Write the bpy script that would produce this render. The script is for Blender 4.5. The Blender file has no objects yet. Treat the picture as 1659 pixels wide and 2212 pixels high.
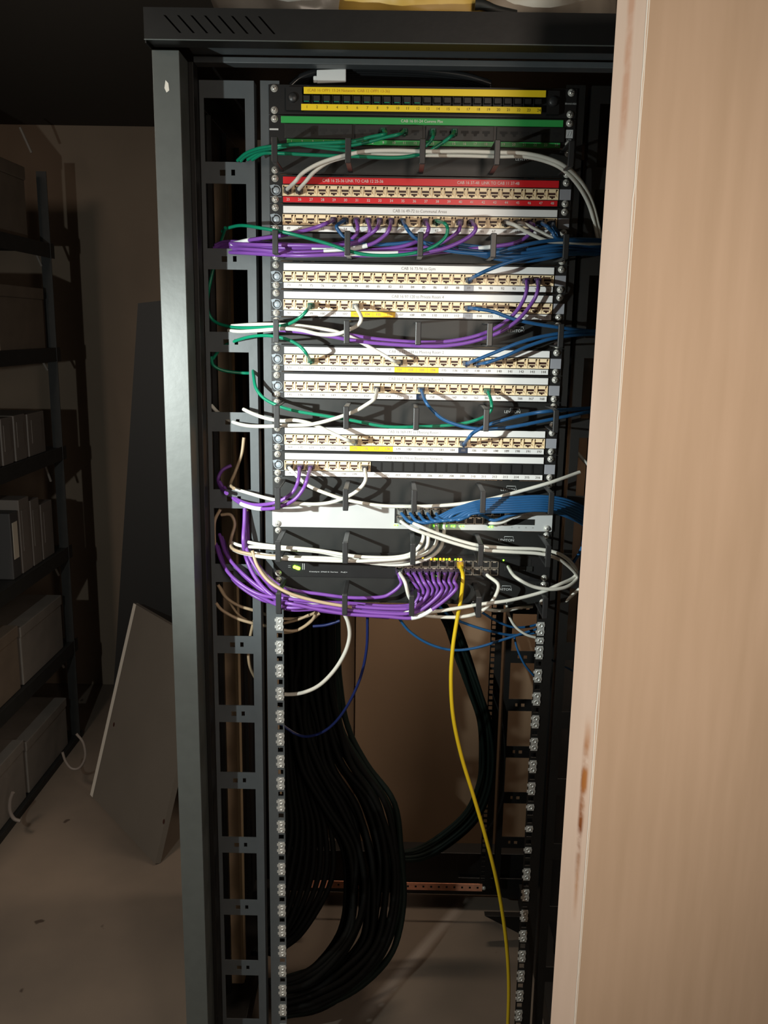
import bpy, math, random
from mathutils import Vector, Matrix
random.seed(7)
S = bpy.context.scene
# ------------------------------------------------------------------ camera
CP = Vector((-.0381, -1.4714, 1.5965)); FPX = 1879.2
CR = Matrix.Rotation(.0077, 3, 'Z') @ Matrix.Rotation(1.3622, 3, 'X') @ Matrix.Rotation(.0167, 3, 'Z')
cam = bpy.data.cameras.new('camera'); co = bpy.data.objects.new('camera', cam); S.collection.objects.link(co)
co.matrix_world = Matrix.Translation(CP) @ CR.to_4x4()
cam.sensor_fit = 'VERTICAL'; cam.sensor_height = 36; cam.lens = FPX / 2212 * 36
cam.clip_start = .02; cam.clip_end = 50
S.camera = co
# ------------------------------------------------------------------ light and exposure
S.view_settings.view_transform = 'Standard'; S.view_settings.look = 'None'
S.view_settings.exposure = 0.0; S.view_settings.gamma = 1; S.view_settings.use_curve_mapping = False
w = bpy.data.worlds.new('world'); S.world = w; w.use_nodes = True
w.node_tree.nodes['Background'].inputs[0].default_value = (1, .86, .72, 1)
w.node_tree.nodes['Background'].inputs[1].default_value = .026
def aim(o, p):
    o.rotation_euler = (Vector(p) - o.location).to_track_quat('-Z', 'Y').to_euler()
def spot(name, loc, to, power, col, size, blend, rad):
    l = bpy.data.lights.new(name, 'SPOT'); l.energy = power; l.color = col; l.spot_size = math.radians(size)
    l.spot_blend = blend; l.shadow_soft_size = rad
    o = bpy.data.objects.new(name, l); S.collection.objects.link(o); o.location = loc; aim(o, to); return o
def area(name, loc, to, power, col, sx, sy, spread=180):
    l = bpy.data.lights.new(name, 'AREA'); l.energy = power; l.color = col; l.shape = 'RECTANGLE'; l.size = sx; l.size_y = sy
    l.spread = math.radians(spread)
    o = bpy.data.objects.new(name, l); S.collection.objects.link(o); o.location = loc; aim(o, to); return o
# a hand torch held at the left: bright core and wide spill from the same lens
TL = (-.80, -.96, 1.52)
spot('torch_light', TL, (-.15, 0, 1.38), 88, (.92, 1, .96), 46, 1.0, .012)
spot('torch_spill', TL, (-.10, 0, 1.20), 27, (.92, 1, .96), 150, .5, .012)
area('doorway_light', (.40, -1.75, 1.70), (.58, -.3, 1.25), 6.2, (1, .84, .70), .2, .9, 105)
area('rear_fill', (.15, .82, 1.32), (.12, 1.0, .3), 3.2, (1, .80, .62), .4, .08, 170)  # unseen fill light added behind the rack to brighten the rear wall
area('passage_light', (-1.25, -.9, 2.2), (-1.25, .8, .5), 7.5, (1, .80, .64), .3, .3, 120)

# ------------------------------------------------------------------ helpers
def lin(c):
    c = c / 255
    return c / 12.92 if c <= .04045 else ((c + .055) / 1.055) ** 2.4
MATS = {}
def mat(name, rgb, rough=.5, metal=0, emit=0, noise=0, nscale=20, bump=0, spec=.5, trans=0, alpha=1):
    m = bpy.data.materials.new(name); m.use_nodes = True; nt = m.node_tree; b = nt.nodes['Principled BSDF']
    c = tuple(lin(v) for v in rgb) + (1,)
    b.inputs['Base Color'].default_value = c; b.inputs['Roughness'].default_value = rough
    b.inputs['Metallic'].default_value = metal; b.inputs['Specular IOR Level'].default_value = spec
    b.inputs['Transmission Weight'].default_value = trans; b.inputs['Alpha'].default_value = alpha
    if emit: b.inputs['Emission Color'].default_value = c; b.inputs['Emission Strength'].default_value = emit
    if noise or bump:
        tc = nt.nodes.new('ShaderNodeTexCoord'); n = nt.nodes.new('ShaderNodeTexNoise')
        n.inputs['Scale'].default_value = nscale; n.inputs['Detail'].default_value = 6
        nt.links.new(tc.outputs['Object'], n.inputs['Vector'])
        if noise:
            r = nt.nodes.new('ShaderNodeValToRGB')
            r.color_ramp.elements[0].color = tuple(v * (1 - noise) for v in c[:3]) + (1,); r.color_ramp.elements[0].position = .3
            r.color_ramp.elements[1].color = tuple(min(1, v * (1 + noise)) for v in c[:3]) + (1,); r.color_ramp.elements[1].position = .7
            nt.links.new(n.outputs['Fac'], r.inputs[0]); nt.links.new(r.outputs[0], b.inputs['Base Color'])
        if bump:
            u = nt.nodes.new('ShaderNodeBump'); u.inputs['Strength'].default_value = bump; u.inputs['Distance'].default_value = .002
            nt.links.new(n.outputs['Fac'], u.inputs['Height']); nt.links.new(u.outputs[0], b.inputs['Normal'])
    MATS[name] = m; return m
mat('post_grey', (83, 87, 85), .42, noise=.05, nscale=60, bump=.1)
mat('rail_grey', (80, 85, 88), .45, noise=.05, nscale=60, bump=.1)
mat('rack_black', (17, 16, 15), .5, noise=.15, nscale=40, bump=.15)
mat('deep_black', (14, 14, 14), .6)
mat('panel_black', (26, 26, 27), .38, noise=.1, nscale=50)
mat('manager_black', (28, 29, 28), .45, noise=.15, nscale=30, bump=.1)
mat('ring_black', (42, 42, 43), .4)
mat('white_strip', (236, 234, 232), .35)
mat('red_strip', (214, 32, 40), .35)
mat('green_strip', (52, 164, 82), .35)
mat('yellow_strip', (255, 220, 40), .35)
mat('amber_strip', (246, 196, 32), .4)
mat('grey_label', (148, 149, 156), .4)
mat('jack_cream', (250, 226, 186), .42)
mat('jack_dark', (58, 30, 24), .5)
mat('ink', (120, 112, 108), .6)
mat('dark_ink', (60, 50, 30), .6)
mat('amber_ink', (196, 140, 20), .6)
mat('white_ink', (225, 215, 210), .6)
mat('print_white', (196, 198, 198), .5)
mat('disc_blue', (150, 160, 168), .3)
mat('screw_metal', (225, 222, 214), .32, metal=.45)
mat('nut_metal', (225, 227, 224), .34, metal=.55)
mat('steel_silver', (206, 208, 208), .35, metal=.25)
mat('shield_metal', (190, 180, 165), .35, metal=.7)
mat('plug_dark', (44, 42, 44), .4)
mat('plug_teal', (14, 76, 56), .4)
mat('plug_blue', (20, 40, 66), .4)
mat('plug_yellow', (176, 140, 22), .4)
mat('plug_grey', (104, 106, 104), .4)
mat('plug_purple', (52, 34, 66), .4)
mat('cord_purple', (118, 70, 156), .38)
mat('cord_white', (214, 212, 202), .4)
mat('cord_beige', (172, 150, 122), .42)
mat('cord_green', (14, 128, 96), .36)
mat('cord_blue', (32, 84, 132), .38)
mat('cord_navy', (22, 34, 84), .4)
mat('cord_yellow', (206, 176, 30), .4)
mat('cord_black', (12, 13, 12), .7, spec=.12)
mat('cord_darkgreen', (16, 26, 22), .65, spec=.15)
mat('cord_glossy', (34, 36, 38), .2)
mat('tape_white', (226, 230, 230), .5)
mat('led_green', (110, 255, 40), .3, emit=9)
mat('led_bright', (150, 255, 30), .3, emit=26)
mat('led_amber', (255, 170, 20), .3, emit=9)
mat('copper', (240, 164, 130), .5, metal=.1, noise=.15, nscale=60)
mat('strut_beige', (205, 178, 146), .6, noise=.1, nscale=30)
mat('strut_lit_edge', (226, 202, 166), .5)
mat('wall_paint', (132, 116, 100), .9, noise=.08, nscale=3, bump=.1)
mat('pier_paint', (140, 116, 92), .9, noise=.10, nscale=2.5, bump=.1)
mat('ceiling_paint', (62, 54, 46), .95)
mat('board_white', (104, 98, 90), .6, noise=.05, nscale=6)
mat('board_lit_edge', (205, 200, 190), .5)
mat('shelf_metal', (34, 34, 33), .6, noise=.2, nscale=30)
mat('box_card', (112, 98, 84), .8, noise=.1, nscale=14)
mat('box_grey', (120, 113, 106), .8, noise=.1, nscale=14)
mat('binder_grey', (112, 104, 98), .6)
mat('binder_dark', (66, 64, 64), .6)
mat('paper', (196, 186, 170), .8)
mat('bag_yellow', (226, 186, 92), .45, noise=.12, nscale=9, bump=.5)
mat('bag_white', (206, 196, 180), .55, noise=.08, nscale=9, bump=.4)
mat('glove_dark', (38, 40, 38), .6, noise=.2, nscale=40)
mat('chip_highlight', (226, 222, 212), .6)
# cloudy plastic
m = mat('bag_clear', (150, 148, 142), .28, noise=.25, nscale=12, bump=.6)
# floor: dusty concrete with pale streaks and dark spots of dirt
m = mat('floor_concrete', (118, 104, 90), .85); nt = m.node_tree; b = nt.nodes['Principled BSDF']
tc = nt.nodes.new('ShaderNodeTexCoord'); n1 = nt.nodes.new('ShaderNodeTexNoise'); n1.inputs['Scale'].default_value = 2.2; n1.inputs['Detail'].default_value = 8
r1 = nt.nodes.new('ShaderNodeValToRGB'); r1.color_ramp.elements[0].position = .35; r1.color_ramp.elements[1].position = .7
r1.color_ramp.elements[0].color = (lin(104), lin(94), lin(84), 1); r1.color_ramp.elements[1].color = (lin(128), lin(114), lin(100), 1)
n2 = nt.nodes.new('ShaderNodeTexNoise'); n2.inputs['Scale'].default_value = 16
r2 = nt.nodes.new('ShaderNodeValToRGB'); r2.color_ramp.elements[0].position = .24; r2.color_ramp.elements[1].position = .27
r2.color_ramp.elements[0].color = (.35, .3, .28, 1); r2.color_ramp.elements[1].color = (1, 1, 1, 1)
mx = nt.nodes.new('ShaderNodeMix'); mx.data_type = 'RGBA'; mx.blend_type = 'MULTIPLY'; mx.inputs[0].default_value = 1
nt.links.new(tc.outputs['Object'], n1.inputs['Vector']); nt.links.new(tc.outputs['Object'], n2.inputs['Vector'])
nt.links.new(n1.outputs[0], r1.inputs[0]); nt.links.new(n2.outputs[0], r2.inputs[0])
nt.links.new(r1.outputs[0], mx.inputs[6]); nt.links.new(r2.outputs[0], mx.inputs[7]); nt.links.new(mx.outputs[2], b.inputs['Base Color'])
# a pale streak running diagonally across the floor inside the rack
PA, PB = Vector((.188, .723, 0)), Vector((-.065, .320, 0)); dv = (PB - PA).normalized(); nv = Vector((-dv.y, dv.x, 0))
def dotn(v, off):
    q = nt.nodes.new('ShaderNodeVectorMath'); q.operation = 'DOT_PRODUCT'; q.inputs[1].default_value = v; nt.links.new(tc.outputs['Object'], q.inputs[0])
    a = nt.nodes.new('ShaderNodeMath'); a.operation = 'SUBTRACT'; a.inputs[1].default_value = off; nt.links.new(q.outputs['Value'], a.inputs[0])
    c_ = nt.nodes.new('ShaderNodeMath'); c_.operation = 'ABSOLUTE'; nt.links.new(a.outputs[0], c_.inputs[0]); return c_.outputs[0]
def fall(sock, a0, a1):
    q = nt.nodes.new('ShaderNodeMapRange'); q.inputs[1].default_value = a0; q.inputs[2].default_value = a1; q.inputs[3].default_value = 1; q.inputs[4].default_value = 0; nt.links.new(sock, q.inputs[0]); return q.outputs[0]
k1 = fall(dotn(nv, PA.dot(nv)), .004, .022); k2 = fall(dotn(dv, (PA + PB).dot(dv) / 2), .18, .30)
km = nt.nodes.new('ShaderNodeMath'); km.operation = 'MULTIPLY'; nt.links.new(k1, km.inputs[0]); nt.links.new(k2, km.inputs[1])
m2 = nt.nodes.new('ShaderNodeMix'); m2.data_type = 'RGBA'; m2.inputs[7].default_value = (lin(160), lin(152), lin(144), 1)
nt.links.new(km.outputs[0], m2.inputs[0]); nt.links.new(mx.outputs[2], m2.inputs[6]); nt.links.new(m2.outputs[2], b.inputs['Base Color'])
# door paint: cream gloss, rust-brown bare patches on the edge
def door_mat(name, rgb, stains):
    m = mat(name, rgb, .5); nt = m.node_tree; b = nt.nodes['Principled BSDF']
    tc = nt.nodes.new('ShaderNodeTexCoord'); mp = nt.nodes.new('ShaderNodeMapping'); mp.inputs['Scale'].default_value = (12, 12, 1.4)
    n = nt.nodes.new('ShaderNodeTexNoise'); n.inputs['Scale'].default_value = 2.4; n.inputs['Detail'].default_value = 5
    r = nt.nodes.new('ShaderNodeValToRGB'); c = [lin(v) for v in rgb]
    r.color_ramp.elements[0].color = (c[0] * .93, c[1] * .92, c[2] * .9, 1); r.color_ramp.elements[0].position = .3
    r.color_ramp.elements[1].color = (c[0] * 1.05, c[1] * 1.05, c[2] * 1.06, 1); r.color_ramp.elements[1].position = .7
    nt.links.new(tc.outputs['Object'], mp.inputs[0]); nt.links.new(mp.outputs[0], n.inputs['Vector']); nt.links.new(n.outputs[0], r.inputs[0])
    out = r.outputs[0]
    sp = nt.nodes.new('ShaderNodeSeparateXYZ'); nt.links.new(tc.outputs['Object'], sp.inputs[0])
    n3 = nt.nodes.new('ShaderNodeTexNoise'); n3.inputs['Scale'].default_value = 30; n3.inputs['Detail'].default_value = 6
    nt.links.new(tc.outputs['Object'], n3.inputs['Vector'])
    def band(sock, lo, hi, soft):
        a = nt.nodes.new('ShaderNodeMapRange'); a.inputs[1].default_value = lo - soft; a.inputs[2].default_value = lo + soft; nt.links.new(sock, a.inputs[0])
        d = nt.nodes.new('ShaderNodeMapRange'); d.inputs[1].default_value = hi - soft; d.inputs[2].default_value = hi + soft; d.inputs[3].default_value = 1; d.inputs[4].default_value = 0
        nt.links.new(sock, d.inputs[0]); q = nt.nodes.new('ShaderNodeMath'); q.operation = 'MULTIPLY'
        nt.links.new(a.outputs[0], q.inputs[0]); nt.links.new(d.outputs[0], q.inputs[1]); return q.outputs[0]
    for (y0, y1, z0, z1, col, k) in stains:
        by = band(sp.outputs[1], y0, y1, .0025); bz = band(sp.outputs[2], z0, z1, .03)
        q = nt.nodes.new('ShaderNodeMath'); q.operation = 'MULTIPLY'; nt.links.new(by, q.inputs[0]); nt.links.new(bz, q.inputs[1])
        q2 = nt.nodes.new('ShaderNodeMath'); q2.operation = 'MULTIPLY'; nt.links.new(q.outputs[0], q2.inputs[0])
        rr = nt.nodes.new('ShaderNodeMapRange'); rr.inputs[1].default_value = .34; rr.inputs[2].default_value = .56; nt.links.new(n3.outputs[0], rr.inputs[0])
        nt.links.new(rr.outputs[0], q2.inputs[1])
        q3 = nt.nodes.new('ShaderNodeMath'); q3.operation = 'MULTIPLY'; q3.inputs[1].default_value = k; nt.links.new(q2.outputs[0], q3.inputs[0])
        x = nt.nodes.new('ShaderNodeMix'); x.data_type = 'RGBA'; nt.links.new(q3.outputs[0], x.inputs[0]); nt.links.new(out, x.inputs[6])
        x.inputs[7].default_value = tuple(lin(v) for v in col) + (1,); out = x.outputs[2]
    nt.links.new(out, b.inputs['Base Color']); return m

def at(x, y, Y=None, X=None, Z=None):
    d = CR @ Vector(((x - 829.5) / FPX, (1106 - y) / FPX, -1))
    t = (Y - CP.y) / d.y if Y is not None else (X - CP.x) / d.x if X is not None else (Z - CP.z) / d.z
    return CP + d * t

class MB:
    def __init__(s): s.v = []; s.f = []; s.m = []; s.sm = []
    def add(s, vs, fs, mi=0, smooth=False):
        o = len(s.v); s.v += [Vector(v) for v in vs]
        for f in fs: s.f.append([i + o for i in f]); s.m.append(mi); s.sm.append(smooth)
    def box(s, x0, x1, y0, y1, z0, z1, mi=0):
        s.add([(x0, y0, z0), (x1, y0, z0), (x1, y1, z0), (x0, y1, z0), (x0, y0, z1), (x1, y0, z1), (x1, y1, z1), (x0, y1, z1)],
              [(0, 3, 2, 1), (4, 5, 6, 7), (0, 1, 5, 4), (1, 2, 6, 5), (2, 3, 7, 6), (3, 0, 4, 7)], mi)
    def prism(s, pts, y0, y1, mi=0):     # outline in x,z extruded along y
        n = len(pts); v = [(x, y0, z) for x, z in pts] + [(x, y1, z) for x, z in pts]
        s.add(v, [list(range(n)), list(range(2 * n - 1, n - 1, -1))] + [(i, i + n, (i + 1) % n + n, (i + 1) % n) for i in range(n)], mi)
    def tube(s, pts, r, n=10, mi=0, r1=None):
        pts = [Vector(p) for p in pts]; rings = []; up = None
        for i, p in enumerate(pts):
            t = (pts[min(i + 1, len(pts) - 1)] - pts[max(i - 1, 0)]).normalized()
            if up is None: up = t.orthogonal().normalized()
            up = (up - t * up.dot(t)).normalized(); sd = t.cross(up)
            rr = r if r1 is None else r + (r1 - r) * i / (len(pts) - 1)
            rings.append([p + (up * math.cos(a) + sd * math.sin(a)) * rr for a in [2 * math.pi * k / n for k in range(n)]])
        o = sum(rings, []); fs = []
        for i in range(len(pts) - 1):
            for k in range(n): fs.append((i * n + k, i * n + (k + 1) % n, (i + 1) * n + (k + 1) % n, (i + 1) * n + k))
        s.add(o, fs, mi, True)
        s.add(rings[0], [list(range(n))[::-1]], mi); s.add(rings[-1], [list(range(n))], mi)
    def lathe(s, prof, c, n=12, mi=0):   # profile (r, y) around the y axis at c
        o = []
        for r, y in prof: o += [(c[0] + r * math.cos(2 * math.pi * k / n), c[1] + y, c[2] + r * math.sin(2 * math.pi * k / n)) for k in range(n)]
        fs = [(i * n + k, (i + 1) * n + k, (i + 1) * n + (k + 1) % n, i * n + (k + 1) % n) for i in range(len(prof) - 1) for k in range(n)]
        s.add(o, fs, mi, True); s.add(o[-n:], [list(range(n))[::-1]], mi)
    def build(s, name, mats, parent=None, org=(0, 0, 0), loc=(0, 0, 0), bevel=0):
        org = Vector(org); me = bpy.data.meshes.new(name)
        me.from_pydata([v - org for v in s.v], [], s.f)
        for mm in ([mats] if isinstance(mats, str) else mats): me.materials.append(MATS[mm])
        for p, i, q in zip(me.polygons, s.m, s.sm): p.material_index = i; p.use_smooth = q
        me.validate(); me.update()
        o = bpy.data.objects.new(name, me); S.collection.objects.link(o); o.location = loc
        if parent: o.parent = parent
        if bevel:
            bv = o.modifiers.new('bevel', 'BEVEL'); bv.width = bevel; bv.segments = 2; bv.limit_method = 'ANGLE'
        return o
def tag(o, label, cat=None, group=None, kind=None):
    if label: o['label'] = label
    if cat: o['category'] = cat
    if group: o['group'] = group
    if kind: o['kind'] = kind
    return o
def thing(name, label, cat, loc=(0, 0, 0), group=None):
    o = bpy.data.objects.new(name, None); S.collection.objects.link(o); o.location = loc; o.empty_display_size = .02
    return tag(o, label, cat, group)
def clone(o, parent, loc):
    c = o.copy(); S.collection.objects.link(c); c.parent = parent; c.location = loc; return c
GL = {}
def glyphs(txt):
    if txt not in GL:
        cu = bpy.data.curves.new('t', 'FONT'); cu.body = txt; cu.size = 1; cu.align_x = 'CENTER'; cu.align_y = 'CENTER'; cu.resolution_u = 3
        ob = bpy.data.objects.new('t', cu); me = bpy.data.meshes.new_from_object(ob)
        GL[txt] = ([v.co.copy() for v in me.vertices], [list(p.vertices) for p in me.polygons])
        bpy.data.objects.remove(ob); bpy.data.meshes.remove(me)
    return GL[txt]
def write(mb, txt, x, z, h, y, mi=0, sx=1.0):
    v, f = glyphs(txt); mb.add([(x + p.x * h * sx, y, z + p.y * h) for p in v], f, mi)

U = .04445; ZT = 1.967
def ztop(n): return ZT - (n - 1) * U

# ------------------------------------------------------------------ the room
def struct(name, mb, mats, **k): return tag(mb.build(name, mats, **k), None, kind='structure')
b = MB(); b.box(-1.95, 1.7, -2.6, 2.3, -.05, 0); struct('floor', b, 'floor_concrete')
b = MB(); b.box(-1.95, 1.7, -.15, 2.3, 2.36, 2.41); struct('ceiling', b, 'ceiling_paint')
b = MB(); b.box(-1.95, 1.7, 2.2, 2.3, 0, 2.36); struct('wall_rear', b, 'wall_paint')
b = MB(); b.box(-1.95, -1.85, -2.6, 2.2, 0, 2.36); struct('wall_left', b, 'wall_paint')
b = MB(); b.box(1.6, 1.7, -2.6, 2.2, 0, 2.36); struct('wall_right', b, 'wall_paint')
b = MB(); b.box(-.135, 1.6, 1.0, 2.2, 0, 2.36); b.box(-.40, -.135, 1.03, 2.2, 0, 2.36, 0); struct('wall_centre', b, 'pier_paint')

# door, standing open in front of the rack, seen from its closing edge
TH = math.radians(30); DF = Vector((.2215, -.47, 0)); DW = .80; DT = .047
door_mat('door_edge_paint', (232, 204, 184), [(.020, .030, 1.80, 2.2, (196, 128, 84), .5), (.012, .020, .92, 1.07, (136, 74, 36), 1), (.009, .019, 1.0, 1.10, (190, 120, 60), .9), (.012, .018, .86, .93, (190, 130, 80), .7)])
door_mat('door_face_paint', (222, 198, 172), [])
b = MB(); b.box(0, DW, 0, DT, .008, 2.04, 1)
b.add([(0, 0, .008), (0, DT, .008), (0, DT, 2.04), (0, 0, 2.04)], [(0, 1, 2, 3)], 0)
for p in b.v: pass
b.f.pop(5); b.m.pop(5); b.sm.pop(5)
# worn arris: chipped white paint, with the highlight along the corner painted in
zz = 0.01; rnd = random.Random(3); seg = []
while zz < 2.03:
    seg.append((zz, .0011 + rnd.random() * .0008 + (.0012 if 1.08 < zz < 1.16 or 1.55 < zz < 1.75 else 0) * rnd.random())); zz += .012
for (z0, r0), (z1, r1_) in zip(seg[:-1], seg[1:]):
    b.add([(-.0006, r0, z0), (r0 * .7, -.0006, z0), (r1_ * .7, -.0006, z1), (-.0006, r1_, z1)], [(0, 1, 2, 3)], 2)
door = struct('door_1', b, ['door_edge_paint', 'door_face_paint', 'chip_highlight'])
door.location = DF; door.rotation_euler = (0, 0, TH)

# ------------------------------------------------------------------ server rack
rack = thing('server_rack', 'tall open-fronted black and grey network rack holding the patch panels and switches', 'server rack', (0, .3, 0))
RO = (0, .3, 0)
RB = .76                                     # rear face of the rack
def rk(mb, name, mats, bevel=0): return mb.build(name, mats, rack, RO, bevel=bevel)
for sx in (-1, 1):                           # front corner posts
    b = MB()
    b.box(*sorted((sx * .400, sx * .360)), -.09, -.087, .03, 1.989)
    b.box(*sorted((sx * .362, sx * .360)), -.0868, .0, .03, 1.989)
    b.box(*sorted((sx * .400, sx * .398)), -.0868, .0, .03, 1.989)
    b.box(*sorted((sx * .3598, sx * .352)), -.035, -.002, .03, 1.989, 1)
    o = rk(b, 'corner_post', ['post_grey', 'rack_black'], .0008)
    b = MB(); b.box(*sorted((sx * .40, sx * .36)), RB - .06, RB, .03, 1.989); rk(b, 'rear_post', 'rack_black', .001)
    b = MB(); b.box(*sorted((sx * .400, sx * .3965)), .004, RB - .06, .06, 1.985)
    for k in range(4): b.box(*sorted((sx * .3965, sx * .388)), .12 + k * .15, .135 + k * .15, .08, 1.98)
    if sx > 0 or True: rk(b, 'side_panel', 'rack_black')
# paint chip on the front left post
b = MB(); b.prism([(-.381, 1.948), (-.377, 1.944), (-.376, 1.934), (-.380, 1.931), (-.383, 1.937)], -.0906, -.0898); rk(b, 'paint_chip', 'chip_highlight')
# inner strut behind the left cable channel; light on its right edge painted paler
b = MB(); b.box(-.391, -.3685, .300, .330, .05, 1.90); b.box(-.3684, -.3655, .300, .330, .05, 1.90, 1); b.box(-.3654, -.3625, .302, .330, .05, 1.90, 1)
rk(b, 'vertical_strut', ['strut_beige', 'strut_lit_edge'])
# top: fascia with slanted vent slots, lip, underside and inner beam
b = MB(); xs = [-.400]; zc0, zc1 = 1.9965, 2.033
slots = [-.372 + i * .0192 for i in range(8)]
# fascia built around the eight slanted slots
def slx(i, t): return slots[i] + .028 * t
zb, zu = 2.003, 2.026
b.box(-.402, .402, -.1205, -.118, 1.994, zb); b.box(-.402, .402, -.1205, -.118, zu, 2.036)
def para(x0b, x1b, x0t, x1t): b.prism([(x0b, zb), (x1b, zb), (x1t, zu), (x0t, zu)], -.1205, -.118)
# bottoms lie to the right of the tops
para(-.402, slots[0] + .022 - .0016, -.402, slots[0] - .0016)
for i in range(7): para(slots[i] + .022 + .0016, slots[i + 1] + .022 - .0016, slots[i] + .0016, slots[i + 1] - .0016)
para(slots[7] + .022 + .0016, .402, slots[7] + .0016, .402)
b.box(-.402, .402, -.1175, -.085, 1.994, 1.996); b.box(-.402, .402, -.1175, RB, 2.034, 2.036)
b.box(-.402, -.400, -.1175, RB, 1.990, 2.034); b.box(.400, .402, -.1175, RB, 1.990, 2.034)
rk(b, 'top_cover', 'rack_black', 0)
b = MB(); b.tube([(-.402, -.1205, 1.994), (0, -.1205, 1.9942), (.402, -.1205, 1.994)], .0011, 6); rk(b, 'cover_lip', 'post_grey')
b = MB(); b.box(-.36, .36, .004, .030, 1.9985, 2.0075); b.box(-.36, .36, -.084, .003, 2.0095, 2.012)
rk(b, 'inner_beam', 'rail_grey', .0015)
# bottom frame
b = MB(); b.box(-.40, .40, -.09, -.02, .02, .10); rk(b, 'bottom_beam', 'rack_black', .002)
b = MB(); b.box(-.36, .36, RB - .05, RB, .035, .165); b.box(-.36, -.2, RB - .03, RB, .1651, .25)
b.prism([(.17, .0951), (.36, .0951), (.36, -.0 + .03), (.30, .034)], RB - .06, RB - .052)
rk(b, 'bottom_beam', 'rack_black', .001)
for sx in (-1, 1):
    b = MB(); b.box(*sorted((sx * .40, sx * .34)), -.019, RB - .061, .02, .08)
    b.prism([(sx * .339, .08), (sx * .23, .08), (sx * .339, -.0 + .021)] if sx < 0 else [(.339, .08), (.339, .021), (.23, .08)], RB - .20, RB - .18)
    rk(b, 'base_rail', 'rack_black', .001)
# corner feet
for sx in (-1, 1):
    for y in (-.06, RB - .04):
        b = MB(); b.lathe([(0, -.0), (.02, 0), (.02, .01), (.008, .012), (.008, .02)], (0, 0, 0), 12)
        b.v = [Vector((sx * .37 + v.x, y + v.z, v.y)) for v in b.v]; rk(b, 'levelling_foot', 'rack_black')
# mounting rails with square holes
def rail(sx, y, depth, m):
    b = MB(); xi, xo = sx * .2250, sx * .2552
    h0, h1 = sx * .2277, sx * .2373
    z0, z1 = ZT - 42 * U - .006, ZT + .006
    b.box(*sorted((xi, h0)), y, y + .002, z0, z1); b.box(*sorted((h1, xo)), y, y + .002, z0, z1)
    hs = [ZT - (n * U + d) for n in range(42) for d in (.00635, .022225, .0381)]
    top = z1
    for h in hs: b.box(*sorted((h0, h1)), y, y + .002, h + .0047, top); top = h - .0047
    b.box(*sorted((h0, h1)), y, y + .002, z0, top)
    b.box(*sorted((xo, xo - sx * .002)), y + .002, y + depth, z0, z1)
    return rk(b, 'mounting_rail', m)
rail(-1, .002, .045, 'rail_grey'); rail(1, .002, .045, 'rack_black')  # front right rail in black: shade on that side put into the colour
rail(-1, .655, .03, 'rack_black'); rail(1, .655, .03, 'rack_black')
# slotted ladder plates of the cable channels
def ladder(sx, y, m):
    b = MB(); t = .002
    z0, z1 = .10, 1.973
    b.box(*sorted((sx * .2655, sx * .2685 + sx * .0115)), y, y + t, z0, z1)
    b.box(*sorted((sx * .345, sx * .352)), y, y + t, z0, z1)
    xa, xb = sx * .280, sx * .345
    cs = [1.8357 - .13335 * k for k in range(14)]
    b.box(*sorted((xa, xb)), y, y + t, 1.947, z1)
    for c in cs:
        if c < z0 + .02: continue
        # bar with a square hole and a notch
        q0, q1, q2, q3 = sx * .2975, sx * .3035, sx * .313, sx * .322
        b.box(*sorted((xa, q0)), y, y + t, c - .0165, c + .0165); b.box(*sorted((q1, q2)), y, y + t, c - .0165, c + .0165); b.box(*sorted((q3, xb)), y, y + t, c - .0165, c + .0165)
        b.box(*sorted((q0, q1)), y, y + t, c - .0165, c - .004); b.box(*sorted((q0, q1)), y, y + t, c + .005, c + .0165)
        b.box(*sorted((q2, q3)), y, y + t, c - .0165, c - .0045); b.box(*sorted((q2, q3)), y, y + t, c + .0045, c + .0165)
    b.box(*sorted((sx * .2655, sx * .2675)), y + t, y + .03, z0, z1)
    return rk(b, 'channel_plate', m)
ladder(-1, .004, 'rail_grey'); ladder(1, .004, 'rack_black'); ladder(1, .657, 'rack_black'); ladder(-1, .657, 'rack_black')  # front right plate coloured black for the shade on its side
# copper earthing bar at the bottom rear
b = MB(); b.box(-.243, .232, .652, .6545, .0880, .1095)
for i in range(22):
    x = -.226 + i * .0212; b.box(x - .0026, x + .0026, .6512, .6521, .0964, .1016, 1)
rk(b, 'earthing_bar', ['copper', 'deep_black'])
for x in (-.239, .2365):
    b = MB(); b.lathe([(.0055, 0), (.0055, -.003), (.003, -.0055), (.0, -.006)], (x, .652, .099)); rk(b, 'bar_bolt', 'screw_metal')
# cage nuts in the empty lower part
def cage_nut():
    b = MB(); s = .0061
    b.box(-s, s, -.0018, -.0002, .0036, s); b.box(-s, s, -.0018, -.0002, -s, -.0036)
    b.box(-s, -.0036, -.0018, -.0002, -.0036, .0036); b.box(.0036, s, -.0018, -.0002, -.0036, .0036)
    b.lathe([(.0042, -.0008), (.0042, -.0026), (.0026, -.0026), (.0024, -.0006)], (0, 0, 0), 12)
    b.lathe([(.0024, .0), (.0001, .0)], (0, 0, 0), 10, 1)
    b.box(-.0085, -s, -.0012, -.0002, -.002, .003); b.box(s, .0072, -.0012, -.0002, -.002, .003)
    return b
nut0 = cage_nut().build('cage_nut', ['nut_metal', 'deep_black'], rack)
first = True
def put_nut(x, z):
    global first
    loc = Vector((x, .0015, z)) - Vector(RO)
    if first: nut0.location = loc; first = False
    else: clone(nut0, rack, loc)
for n in range(20, 40):
    for d in (-.00635, .00635): put_nut(-.2322, ZT - n * U + (-d))
for n in range(20, 40):
    for d in (-.00635, .00635):
        if n in (28, 29, 30) and d > 0: continue
        put_nut(.2322, ZT - n * U + (-d))
put_nut(.2322, ZT - 20.5 * U)

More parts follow.
